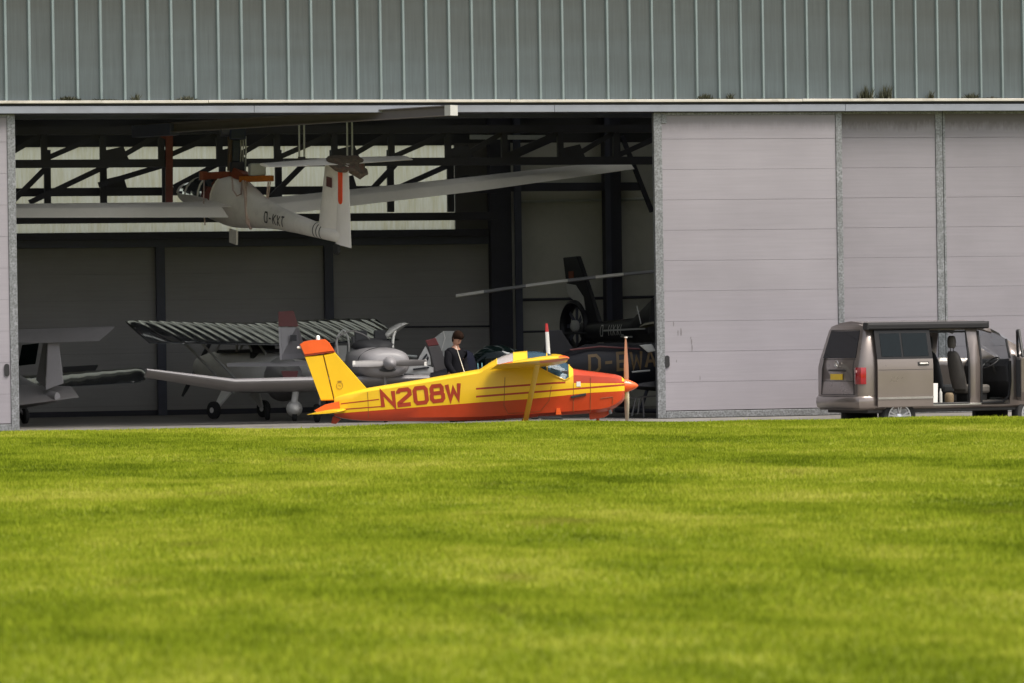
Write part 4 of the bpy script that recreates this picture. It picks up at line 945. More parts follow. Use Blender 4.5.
    MB().mm((-.075,-.70,.655), (-.03,-.45,.70)).build('reflector', M['lamp_red'], b_, bevel=.008); MB().mm((-.075,.45,.655), (-.03,.70,.70)).build('reflector', M['lamp_red'], b_, bevel=.008)
    for s in (-1, 1):
        rg = []
        for z, k in ((1.0,.6),(1.03,1),(1.15,1),(1.28,1),(1.32,.7)):
            w = sp(.05, z, s).y; e_ = 0 if s < 0 else .05; rg.append([Vector((-.012+e_*1.3, w*.83, z)), Vector((-.024*k+e_*1.4, w*.88, z)), Vector((-.02*k+e_*1.4, w*.96, z)), Vector((.03+e_, w*1.0+s*.028*k, z)), Vector((.11, sp(.11,z,s).y+s*.02*k, z)), Vector((.14, sp(.14,z,s).y+s*.004, z))])
        lm = MB().loft(rg, closed=False, cap0=False, cap1=False).build('tail_lamp', M['lamp_red'], t, smooth=40)
        w = sp(.05, 1.25, s).y
        if s < 0: MB().slab([Vector((-.028, w*.87, 1.225)), Vector((-.028, w*.96, 1.225)), Vector((-.026, w*.96, 1.275)), Vector((-.026, w*.87, 1.275))], (1,0,0), .008).build('lamp_lens', M['lamp_pale'], lm)
        fl = MB().slab([Vector((4.50,s*.45,1.0)), Vector((4.44,s*.74,1.04)), Vector((4.33,s*.80,1.2)), Vector((4.42,s*.5,1.18))], (1,0,.3), .06).build('headlight', M['glass_far'], t, bevel=.01)
    MB().mm((4.56,-.5,.78), (4.66,.5,.98)).build('grille', M['plastic'], t, bevel=.02); MB().loft([[Vector((4.5-.1*abs(y)**3, y, z)) for y in (-.85,-.5,0,.5,.85)] for z in ()] or [[Vector((4.15,-.93,.5)),Vector((4.55,-.7,.5)),Vector((4.7,0,.5)),Vector((4.55,.7,.5)),Vector((4.15,.93,.5))],[Vector((4.15,-.95,.76)),Vector((4.58,-.72,.76)),Vector((4.74,0,.76)),Vector((4.58,.72,.76)),Vector((4.15,.95,.76))]], closed=False, cap0=False, cap1=False).build('front_bumper', M['van'], t, smooth=50)
    # pop-up roof edge and awning
    MB().loft([[Vector((x, y*k, z)) for y, z in ((-.62,2.12),(-.58,2.175),(0,2.21),(.58,2.175),(.62,2.12))] for x, k in ((.30,.85),(.42,1),(2.55,1),(2.75,.8))], closed=False).build('pop_roof', M['van'], t, smooth=50)
    aw = MB(); rg = [[Vector((x, -.80-.10*1.0*math.cos(a_)*(1 if math.cos(a_) > 0 else .4), 2.135+.075*math.sin(a_)*1.0)) for a_ in [2*math.pi*k/16 + .2 for k in range(16)]] for x in (.20, 2.80)]
    rg = [[Vector((x, y, z)) for y, z in ((-.93,2.035),(-.95,2.06),(-.95,2.135),(-.91,2.17),(-.76,2.18),(-.73,2.16),(-.74,2.045))] for x in (.20, 2.80)]
    w = aw.loft(rg).build('awning', M['awning'], t, bevel=.006)
    for x in (.185, 2.79): MB().mm((x,-.945,2.042), (x+.025,-.74,2.172)).build('end_cap', M['plastic'], w, bevel=.005)
    MB().mm((.30,-.953,2.10),(2.7,-.949,2.106)).build('awning_seam', M['black_rubber'], w)
    # wheels
    for wx in (.86, 3.76):
        for s in (-1, 1):
            c_ = Vector((wx, s*.80, .36)); o_ = Vector((0, s, 0))
            wh = MB().lathe(c_ - o_*.11, o_, [(0,.24),(0,.33),(.03,.36),(.11,.365),(.19,.36),(.225,.33),(.22,.245),(.2,.24),(.0,.24)], 36).build('wheel', M['tyre'], t, smooth=40)
            rm = MB(); rm.lathe(c_ - o_*.11, o_, [(.2,.243),(.226,.243),(.226,.222),(.20,.218)], 36, mi=0)
            MB().lathe(c_ - o_*.11, o_, [(.198,.238),(.185,.216),(.09,.20),(.09,0)], 30).build('rim_well', M['plastic'], wh, smooth=40)
            for k in range(5):
                for dlt in (-.16, .16):
                    a_ = 2*math.pi*k/5 + .3; e = Vector((math.cos(a_+dlt), 0, math.sin(a_+dlt))); i_ = Vector((math.cos(a_), 0, math.sin(a_)))
                    rm.bar(c_ + o_*.095 + i_*.045, c_ + o_*.108 + e*.225, .024, .02, up=o_)
            rm.lathe(c_+o_*.06, o_, [(0,.07),(.04,.065),(.055,.03),(.056,0)], 16)
            rm.build('rim', M['alloy'], wh, smooth=35)
            MB().lathe(c_ - o_*.07, o_, [(0,.15),(.01,.16),(.02,.15),(.021,0)], 24).build('brake_disc', M['plastic'], wh)
    # white board and tan bag inside the doorway (things of their own)
    p = t.matrix_basis @ Vector((1.63,-.86,.61))
    b = MB().box((0,0,.19), (.16,.03,.38), Euler((0,.03,0)).to_matrix()).build('board', M['white'], None, bevel=.006); b.location = p; b.rotation_euler = (0,0,rot); tag(b, 'white board standing in the open doorway of the camper van', 'board')
    p = t.matrix_basis @ Vector((2.04,-.72,.601))
    b = MB().lathe((0,0,0), (0,0,1), [(0,.05),(0,.08),(.07,.09),(.15,.088),(.19,.07),(.2,.05),(.202,0)], 18).build('tan_bag', M['basket'], None, smooth=40); b.location = p; tag(b, 'tan round bag on the floor inside the van doorway', 'bag')
    p = t.matrix_basis @ Vector((1.86,-.70,.601))
    b = MB().lathe((0,0,0), (0,0,1), [(0,.03),(0,.035),(.20,.035),(.24,.018),(.28,.014),(.282,0)], 14).build('bottle', M['silver'], None, smooth=40); b.location = p; tag(b, 'grey bottle between the white board and the tan bag in the van', 'bottle')
van()
# ================================================================== THINGS INSIDE THE HANGAR
def frame_thing(name, label, cat, px, py, zd, head, pitch=0, bank=0, group=None, z=None):
    """head: 0 = nose to the right in the photo, 90 = nose straight away. local +x is the nose, +y the port side."""
    c = W(px, py, zd)
    if z is not None: c.z = z
    h = heading(head)
    m = Matrix.Rotation(h, 3, 'Z') @ Matrix.Rotation(-R(pitch), 3, 'Y') @ Matrix.Rotation(R(bank), 3, 'X')
    return thing(name, label, cat, c, m.to_euler(), group)

# ---- motor glider hanging from the hoist
def motor_glider():
    t = frame_thing('motor_glider', 'white motor glider with orange-striped T-tail hanging nose-away from the hoist', 'glider', 238, 204.5, 86, 119, 10.2, -3.2)
    G_ = 'glider'
    fus = [(2.95,-.14,.02,.02),(2.88,-.13,.12,.09),(2.6,-.11,.25,.20),(2.1,-.07,.36,.32),(1.5,.0,.43,.46),(.9,.04,.46,.535),(.4,.05,.47,.56),(0,.04,.45,.54),(-.4,.02,.40,.47),(-.8,.0,.34,.39),(-1.3,-.01,.27,.31),(-2.0,0,.21,.24),(-3,.01,.16,.19),(-4.0,.02,.12,.155),(-4.7,.03,.09,.13),(-5.0,.04,.03,.10)]
    n = 24
    def ring(x, zc, hw, hh): return [Vector((x, hw*math.cos(2*math.pi*k/n), zc + hh*math.sin(2*math.pi*k/n))) for k in range(n)]
    dense = []
    for (a, b) in zip(fus, fus[1:]):
        for k in range(3): dense.append([a[i] + (b[i]-a[i])*k/3 for i in range(4)])
    dense.append(list(fus[-1])); rings = [ring(*d) for d in dense]
    body, can = MB(), MB()
    vs = [p for r in rings for p in r]; body.v = list(vs)
    for i in range(len(rings)-1):
        for j in range(n):
            k = (j+1) % n; f = [i*n+j, i*n+k, (i+1)*n+k, (i+1)*n+j]; x = dense[i][0]
            if .40 < x < 2.6 and 0 <= j < 12: can.add([vs[q] for q in f], [(0,1,2,3)])
            else: body.f.append(f); body.m.append(0)
    body.f.append(list(reversed(range(n)))); body.m.append(0); body.f.append([(len(rings)-1)*n+j for j in range(n)]); body.m.append(0)
    fo = body.build('fuselage', M[G_], t, smooth=50)
    co_ = can.build('canopy', M['glass_glider'], t, smooth=60)
    cf = MB()
    for x in (2.55, 1.9, 1.1, .45):
        d = min(dense, key=lambda q: abs(q[0]-x)); r = ring(*d); cf.tube([p*1.0 + Vector((0, p.y*.01, .006)) for p in r[0:13]], .016, 6)
    for j in (0, 12): cf.tube([rings[i][j] + Vector((0,0,.004)) for i in range(len(rings)) if .4 < dense[i][0] < 2.6], .018, 6)
    cf.build('canopy_frame', M[G_], co_, smooth=50)
    for y in (-.2, .2):
        MB().box((.85, y, .0), (.12,.34,.7), Euler((0,-.3,0)).to_matrix()).build('cabin_seat', M['white'], t, bevel=.03)
    MB().box((1.62,0,.1), (.1,.6,.22)).build('instrument_panel', M['cabin'], t)
    # wings: root, mid, tip; gentle dihedral on the far side, sagging on the near one
    for s, dz in ((1, .50), (-1, .50)):
        z0 = .02
        def sec(y, cx, ch, k=1.0): return (Vector((cx + ch*.3, s*y, z0 - .07*ch + dz*(y/10.1)**1.2)), Vector((cx - ch*.42, s*y, z0 + dz*(y/10.1)**1.2 + .01)), k)
        def flap(y, cx, ch): return (Vector((cx - ch*.425, s*y, z0 + dz*(y/10.1)**1.2 + .015)), Vector((cx - ch*.68, s*y, z0 + dz*(y/10.1)**1.2 - .11*ch)))
        MB().wing([sec(.3, .1, 1.42, 1.15), sec(1.2, .1, 1.38), sec(5.6, .05, 1.2), sec(9.4, -.02, .85), sec(10.9, -.1, .5, .8)], tr=.14).build('wing', M[G_], t, smooth=40)
        MB().wing([flap(.62, .1, 1.40), flap(5.4, .055, 1.2), flap(9.4, -.02, .85)], tr=.07).build('flap', M['glider_w'], t, smooth=40)
    # fin and rudder, tailplane on top
    def vplate(pts, th): 
        return MB().loft([[Vector((x*1.0, -th, z)) for x, z in pts], [Vector((x+.0, 0, z)) for x, z in pts], [Vector((x, th, z)) for x, z in pts]])
    up = Vector((0,0,1))
    f = MB().wing([(Vector((-3.95,0,.12)), Vector((-4.72,0,.0))), (Vector((-4.22,0,1.50)), Vector((-4.78,0,1.50)))], up=(0,1,0), tr=.16); f.build('fin', M[G_], t, smooth=40)
    ru = MB().wing([(Vector((-4.73,0,-.12)), Vector((-5.40,0,-.12))), (Vector((-4.79,0,1.52)), Vector((-5.22,0,1.52)))], up=(0,1,0), tr=.1); ru = ru.build('rudder', M['glider_w'], t, smooth=40)
    for s in (-1, 1):
        pts = [Vector((-4.86 - .09*0 + .0, 0, 0))]
        poly = [(-4.93 + .09*math.cos(a), 1.38 + .09*math.sin(a)) for a in [math.pi*k/8 for k in range(9)]] + [(-4.95 + .09*math.cos(a), .80 + .09*math.sin(a)) for a in [math.pi + math.pi*k/8 for k in range(9)]]
        MB().slab([(x, s*.038, z) for x, z in poly], (0,1,0), .012).build('rudder_stripe', mat('signal_orange', (.85, .075, .01), .4), ru)
    MB().slab([(-4.37,.066,1.0),(-4.60,.066,1.0),(-4.60,.066,1.20),(-4.37,.066,1.20)], (0,1,0), .012).slab([(-4.37,-.066,1.0),(-4.60,-.066,1.0),(-4.60,-.066,1.20),(-4.37,-.066,1.20)], (0,1,0), .012).build('tail_flag', M['maroon'], t)
    MB().wing([(Vector((-4.45,s*1.6,1.53)), Vector((-4.95,s*1.6,1.54)), .8) if abs(s) == 1 else (Vector((-4.30,0,1.52)), Vector((-5.02,0,1.53))) for s in (-1, 0, 1)], tr=.15).build('tailplane', M['glider_w'], t, smooth=40)
    # belly leg, tail wheel, bands
    MB().box((-.05,.12,-.68), (.36,.05,.30)).build('gear_door', M[G_], t, bevel=.01)
    MB().lathe((-4.75,-.04,-.24), (0,1,0), [(0,0),(0,.1),(.02,.12),(.06,.12),(.08,.1),(.08,0)], 18).build('tail_wheel', M['tyre'], t, smooth=40)
    MB().tube([(-4.72,0,-.1),(-4.75,0,-.24)], .025).build('tail_leg', M['silver'], t)
    for x in (-3.86, -4.0, -4.14):
        d = [a+(b-a)*.5 for a, b in zip((-4.0,.02,.12,.155), (-4.0,.02,.12,.155))]; k = 1+(x+4)*-.25
        MB().loft([ring(xx, .022, .124*(1+(xx+4)*.3), .158*(1+(xx+4)*.22)) for xx in (x, x-.035)], cap0=False, cap1=False).build('tail_band', M['black_ink'], t)
    # registration on the starboard-facing boom, seen from the port/rear side that faces the camera
    lt = letters('D-KXT', .21, .115, .06, .032, sub=6)
    side = 1
    x0 = -1.80
    lt.v = [Vector((x0 - p.x*1.0, 0, -.10 + p.y)) for p in lt.v]
    xs_ = [d[0] for d in reversed(dense)]; hw_ = [d[2] for d in reversed(dense)]; hh_ = [d[3] for d in reversed(dense)]; zc_ = [d[1] for d in reversed(dense)]
    wrap(lt, xs_, hw_, hh_, zc_, 0, 1); lt.build('registration', M['black_ink'], t, recalc=False)
    return t
mg = motor_glider()
# cloth cover on the tailplane
tm = mg.matrix_basis
cb_ = MB(); rg = []
for y, k in ((-.42,.3),(-.3,.9),(-.05,1.1),(.2,1.05),(.42,.8),(.52,.35)):
    r_ = []
    for a in [2*math.pi*i/16 for i in range(16)]:
        w = 1 + .18*math.sin(3*a+y*9) + .1*math.sin(7*a)
        r_.append(Vector((-4.80 + .46*k*w*math.cos(a), -y*.85-.10, 1.55 + (.10*k*w*math.sin(a) - (.10*k if math.cos(a) < -.3 else 0) - (.12 if (y > .1 and math.cos(a) < -.6) else 0)))))
    rg.append(r_)
cb_.loft(rg); o = cb_.xf(tm).build('cloth_cover', M['cover'], None, smooth=60); tag(o, 'camouflage-coloured cloth cover draped over the top of the hanging glider tail', 'cover')

# ---- hoist and lifting frame
hp = W(236, 120, 86)
h = thing('chain_hoist', 'blue and dark chain hoist hanging from the roof above the white glider', 'hoist', W(236, 172, 86))
def pw(px, py, zd=86.0): return W(px, py, zd)
MB().bar(pw(237,124), pw(237,140), .34, .30).build('hoist_motor', M['blue'], h, world=True, bevel=.03)
MB().lathe(pw(231,130), (1,0,0), [(-.22,0),(-.22,.14),(.1,.14),(.12,.1),(.13,0)], 20).build('hoist_drum', M['steel_blue'], h, world=True, smooth=40)
MB().bar(pw(236,140), pw(235.5,162), .16, .14).build('hoist_body', M['blue'], h, world=True, bevel=.02)
for px, m, r in ((229.5,'cover',.045), (232.5,'basket',.03), (240.5,'silver',.016), (243,'silver',.016), (245.5,'pipe',.018)):
    MB().tube([pw(px,136), pw(px+.4,150), pw(px-.3,171)], r, 8).build('chain', M[m], h, world=True, smooth=50)
MB().bar(pw(236.5,162), pw(237,172), .30, .22).build('hook_block', M['steel'], h, world=True, bevel=.03)
MB().bar(pw(236,112), pw(236.5,125), .2, .2).build('trolley', M['steel'], h, world=True, bevel=.02)
lf_ = thing('lifting_frame', 'orange and red-brown lifting frame on the hoist hook, straps round the white glider', 'lifting frame', pw(238, 176))
MB().bar(pw(202.5,176,86.3), pw(242,174.5,86), .14, .15).build('beam', M['hoist_red'], lf_, world=True, bevel=.01)
MB().bar(pw(241,179.3,85.7), pw(272,178.3,85.2), .14, .125).build('beam', M['hoist_orange'], lf_, world=True, bevel=.01)
MB().bar(pw(236,172,86), pw(246,178.5,85.85), .3, .2).build('cross_piece', M['hoist_red'], lf_, world=True, bevel=.01)
MB().bar(pw(203,171.5,86.3), pw(203,180,86.3), .16, .16).build('end_stop', M['hoist_red'], lf_, world=True, bevel=.01)
MB().bar(pw(257,175.8,85.5), pw(257,163.5,85.5), .34, .3).build('counterweight_box', mat('pale_box', (.45,.46,.45), .6), lf_, world=True, bevel=.03)
def strapline(name, pts, r=.022):
    MB().tube([pw(*p) for p in pts], r, 6).build(name, M['strap'], lf_, world=True, smooth=50)
strapline('strap', [(243,181,85.4),(245.5,200,85.0),(247,222,84.9),(251,229,85.0)], .03)
strapline('strap', [(245.5,181,85.4),(247,205,85.0),(250,228,84.9)], .014)
strapline('strap', [(268.5,181,85.0),(267,195,85.1),(266,208,85.2)], .018); strapline('strap', [(270.5,181,85.0),(268.5,195,85.1),(267,207,85.2)], .014)
strapline('strap', [(232,178,85.6),(233,190,85.2),(237,196,85.1),(241,194,85.2),(242,182,85.6)], .018)
strapline('strap', [(204,180,86.3),(203.5,206,85.4),(205,225,85.3)], .014)
# red post
t = thing('steel_post', 'red-brown steel post hanging behind the near glider wing', 'post', W(169, 205, 87))
MB().bar(W(169,128,87), W(169,212,87), .15, .15).build('post', M['rust'], t, world=True)
MB().bar(W(169,139,87), W(154,132,87), .08, .08).build('bracket', M['rust'], t, world=True)
# two pairs of suspension rods
for pxs, y0, y1, lab in (((299, 304), 116, 158, 'pair of thin pale rods hanging from the crane rail, left pair'), ((347, 352), 118, 160, 'pair of thin pale rods hanging above the glider tail fin')):
    t = thing('suspension_rods', lab, 'rods', W(pxs[0], y0, 83.5), group='rods hanging from the crane rail')
    for p in pxs: MB().tube([W(p, y0, 83.5), W(p+.3, y1, 83.5)], .02, 8).build('rod', M['pipe'], t, world=True, smooth=50)
    MB().bar(W(pxs[0]-1, y1, 83.5), W(pxs[1]+1.5, y1, 83.5), .05, .05).build('foot_plate', M['steel'], t, world=True)

# ---- grey low-wing aircraft facing the camera
def nose_on():
    t = frame_thing('low_wing_aircraft', 'grey low-wing aircraft facing out with a level two-blade propeller and open canopy', 'aircraft', 388, 400, 80.9, -78, 0, 0, z=FL)
    def q(px, py, dz=0.0): return t.matrix_basis.inverted() @ W(px, py, 80.9 + dz)
    c = q(389.5, 363.2); zc = c.z
    sp_ = MB().lathe((c.x, c.y, zc), (1,0,0), [(-.02,0),(-.02,.135),(.06,.13),(.16,.09),(.22,.04),(.235,0)], 24).build('spinner', M['grey_ac'], t, smooth=50)
    for s in (-1, 1):
        rg = []
        for r_, ch, th in ((.1,.09,.05),(.2,.14,.035),(.45,.15,.022),(.7,.13,.015),(.76,.09,.01)):
            rg.append([Vector((c.x+.02, c.y, zc)) + Vector((0, s*r_, 0)) + Vector((.45,0,s*.9)).normalized()*(ch*.5*math.cos(a)) + Vector((.9,0,-s*.45)).normalized()*(th*.5*math.sin(a)) for a in [2*math.pi*k/10 for k in range(10)]])
        bl = MB().loft(rg).build('propeller_blade', M['grey_dk'], t, smooth=50)
        MB().box((c.x+.02, c.y+s*.725, zc), (.03,.05,.12)).build('blade_tip', M['white'], bl)
    st = [(c.x-.04,zc,.30,.17),(c.x-.09,zc+.0,.40,.23),(c.x-.3,zc+.0,.50,.28),(c.x-.8,zc+.0,.56,.32),(c.x-1.4,zc+.0,.57,.33),(c.x-2.2,zc+.02,.48,.38),(c.x-3.0,zc+.0,.30,.27),(c.x-3.9,zc+.05,.12,.14),(c.x-4.2,zc+.08,.04,.07)]
    sq = lambda v: math.copysign(abs(v)**.72, v)
    MB().loft([[(x, w*sq(math.cos(a)), z + h*sq(math.sin(a))) for a in [2*math.pi*k/30 for k in range(30)]] for x, z, w, h in st]).build('fuselage', M['grey_ac'], t, smooth=55)
    for s in (-1, 1): MB().box((c.x-.14, c.y*0+s*.2, zc-.05), (.12,.16,.07), Euler((0,0,-s*.5)).to_matrix()).build('air_intake', M['black_rubber'], t, bevel=.02)
    MB().ellipse_loft([(c.x-.075, zc-.13, .16, .035), (c.x+.012, zc-.13, .17, .045), (c.x+.016, zc-.13, .12, .03)], 16).build('chin_intake', M['black_rubber'], t, smooth=50)
    MB().tube([(c.x-.42, .535*math.cos(a), zc+.02+.305*math.sin(a)) for a in [math.pi*k/24 for k in range(-3, 28)]], .008, 5).build('cowl_joint', M['black_rubber'], t)
    for s in (-1, 1): MB().tube([(c.x-.10-.05*k, s*(.395+.025*k), zc+.02) for k in range(7)], .007, 5).build('cowl_split', M['black_rubber'], t)
    ck = MB().ellipse_loft([(c.x-1.0, zc+.30, .10, .06), (c.x-1.15, zc+.34, .36, .13), (c.x-1.6, zc+.36, .44, .15), (c.x-2.2, zc+.33, .36, .12), (c.x-2.5, zc+.28, .1, .05)], 20).build('cockpit_trim', M['cabin'], t, smooth=50)
    for y in (-.2, .2): MB().box((c.x-1.9, y, zc+.52), (.10, .26, .30), Euler((0,-.25,0)).to_matrix()).build('seat_back', M['seat_dark'], t, bevel=.03)
    # wing with kinked outer panels
    zw = q(330, 382).z
    pts = [(-4.75, zw+.24, .55, -.1), (-3.0, zw-.02, 1.0, 0), (-1.4, zw-.015, 1.2, 0), (1.4, zw-.015, 1.2, 0), (3.0, zw-.02, 1.0, 0)]
    xw = c.x - .75
    MB().wing([(Vector((xw+ch*.3, y, z+.06)), Vector((xw-ch*.7, y, z-.15*ch))) for y, z, ch, _ in pts], tr=.15).build('wing', M['grey_ac'], t, smooth=35)
    # open canopy and hoop frames
    cz = zc+.33
    for dy in (-.42, -.16):
        b_ = q(346 + (dy+.42)*18, 350, 1.6)
    def hoop(px0, px1, ytop, ybot, dz, r=.02):
        pts = [q(px0, ybot, dz), q(px0-2, (ytop*2+ybot)/3, dz), q((px0*2+px1)/3, ytop, dz), q((px0+px1)/2+1, ytop, dz), q(px1-1, (ytop*2+ybot)/3, dz), q(px1, ybot, dz)]
        # smooth
        for _ in range(2):
            n_ = [pts[0]]
            for a, b in zip(pts, pts[1:]): n_ += [a.lerp(b, .25), a.lerp(b, .75)]
            pts = n_ + [pts[-1]]
        return MB().tube(pts, r, 6)
    hoop(338, 349.5, 330.5, 354, 1.7).build('canopy_hoop', M['silver'], t, smooth=60)
    hoop(337, 372, 331, 352, 1.3, .014).build('canopy_hoop', M['grey_dk'], t, smooth=60)
    sheet_ = MB(); rg = []
    for a, b, dz in (((385,334),(388,338),1.2), ((390,327.5),(396,333),1.4), ((398,323.2),(405,326.5),1.5), ((405,322.2),(409.3,323.4),1.6)):
        rg.append([q(a[0], a[1], dz), q((a[0]+b[0])/2+.5, (a[1]+b[1])/2+.8, dz-.12), q(b[0], b[1], dz)])
    sheet_.loft(rg, closed=False, cap0=False, cap1=False); so_ = sheet_.build('open_canopy', M['silver'], t, smooth=60)
    m_ = so_.modifiers.new('thick', 'SOLIDIFY'); m_.thickness = .02
    MB().tube([q(396.5,328,1.4), q(393.5,336,1.3), q(392.6,345,1.2), q(393,353,1.1)], .03, 8).build('canopy_strut', M['silver'], t, smooth=60)
    # three wheels
    for x, y in ((c.x-.3, 0), (c.x-1.5, 1.2), (c.x-1.5, -1.2)):
        MB().lathe((x, y-.05, .19), (0,1,0), [(0,.08),(0,.17),(.02,.19),(.08,.19),(.1,.17),(.1,.08)], 20).build('wheel', M['tyre'], t, smooth=40)
        MB().tube([(x, y, .2), (x, y*.85, zw-.02 if y else zc-.2)], .03).build('gear_leg', M['grey_dk'], t, smooth=40)
    MB().wing([(Vector((c.x-3.7,0,zc+.1)), Vector((c.x-4.25,0,zc+.1))), (Vector((c.x-3.95,0,zc+.55)), Vector((c.x-4.25,0,zc+.55)))], up=(0,1,0)).build('fin', M['grey_ac'], t, smooth=40)
nose_on()

# ---- striped high-wing taildragger, nose to the left and away
def high_wing():
    t = frame_thing('high_wing_aircraft', 'dark high-wing taildragger with ribbed glossy wing, nose turned to the left back wall', 'aircraft', 239, 415, 88.3, 135, 0, 0, z=FL)
    inv = t.matrix_basis.inverted()
    zw = 1.86
    # ribbed, fabric-covered wing: cloth sags between the ribs
    secs = []; half = 3.6; nr = 12; xc = -.88
    for s in (-1,):
        ys = []
        for i in range(-nr, nr+1):
            ys.append((i*half/nr, 1.0))
            if i < nr: ys += [((i+.2)*half/nr, .90), ((i+.5)*half/nr, .83), ((i+.8)*half/nr, .90)]
        for y, k in ys:
            a = abs(y)/half; ch = 1.72 if a < .8 else 1.72*(1-.55*((a-.8)/.2)**2)
            dz = .10*a
            secs.append((Vector((xc+ch*.45, y, zw+dz+.17)), Vector((xc-ch*.55, y, zw+dz-.30)), k if a < .97 else .6))
    MB().wing(secs, tr=.11).build('wing', M['fabric'], t, smooth=70)
    for s in (-1, 1):
        MB().tube([Vector((-.25, s*.36, .55)), Vector((-.35, s*2.1, zw+.02))], .03, 8).build('wing_strut', M['silver'], t, smooth=50)
        MB().tube([Vector((-.75, s*.36, .55)), Vector((-1.05, s*2.1, zw-.08))], .025, 8).build('wing_strut', M['silver'], t, smooth=50)
        c = Vector((0, s*.72, .19)); g = MB().slab([Vector((.12, s*.36, .62)), Vector((-.25, s*.36, .62)), Vector((-.05, s*.66, .22)), Vector((.07, s*.66, .22))], (0,1,.3), .06).build('gear_leg', M['white'], t, bevel=.01)
        w_ = MB().lathe(c - Vector((0,.06,0)), (0,1,0), [(0,.07),(0,.16),(.02,.19),(.1,.19),(.12,.16),(.12,.07)], 24).build('wheel', M['tyre'], t, smooth=40)
        MB().lathe(c - Vector((0,.068,0)), (0,1,0), [(0,0),(0,.06),(.136,.06),(.136,0)], 16).build('hub', M['white'], w_, smooth=40)
    st = [(1.30,1.13,.10,.10),(1.22,1.12,.26,.24),(.9,1.10,.34,.34),(.4,1.08,.38,.42),(-.2,1.05,.40,.46),(-.9,1.03,.38,.44),(-1.6,1.0,.28,.32),(-2.6,.98,.16,.2),(-3.4,.97,.07,.12)]
    MB().ellipse_loft(st, 22).build('fuselage', M['white'], t, smooth=55)
    cf = MB()
    cab = MB().mm((-1.25,-.34,1.42), (.35,.34,1.50)); cab.build('cabin_sill', M['cabin'], t, bevel=.03)
    for y in (-.34, .34):
        for a, b in (((.35,1.45),(-.05,1.95)), ((-.35,1.45),(-.35,1.9)), ((-.85,1.45),(-.6,1.8)), ((-1.3,1.4),(-.95,1.72))):
            MB().tube([(a[0], y, a[1]), (b[0], y, b[1])], .025, 6).build('cabin_tube', M['silver'], t)
    MB().mm((-.9,-.3,1.2), (-.7,.3,1.7)).build('cabin_seat', M['cabin'], t, bevel=.05)
    hub = Vector((1.36, 0, 1.13)); MB().lathe(hub, (1,0,0), [(-.06,.1),(0,.1),(.06,.08),(.14,.02),(.15,0)], 18).build('spinner', M['cabin'], t, smooth=50)
    for s in (-1, 1):
        e = Vector((0, s*.58, -s*.82)); MB().loft([[hub + e*r_ + Vector((.02*math.cos(a), 0, 0)) + Vector((0,.82,.58))*(w_*.5*math.sin(a)) for a in [2*math.pi*k/8 for k in range(8)]] for r_, w_ in ((.08,.08),(.3,.12),(.6,.11),(.78,.06))]).build('propeller_blade', M['cabin'], t, smooth=50)
    MB().wing([(Vector((-2.9,0,1.0)), Vector((-3.45,0,1.0))), (Vector((-3.15,0,1.55)), Vector((-3.5,0,1.55)))], up=(0,1,0)).build('fin', M['white'], t, smooth=40)
    MB().wing([(Vector((-3.2,-1.0,1.0)), Vector((-3.5,-1.0,1.0))), (Vector((-3.0,0,1.0)), Vector((-3.5,0,1.0))), (Vector((-3.2,1.0,1.0)), Vector((-3.5,1.0,1.0)))]).build('tailplane', M['white'], t, smooth=40)
high_wing()

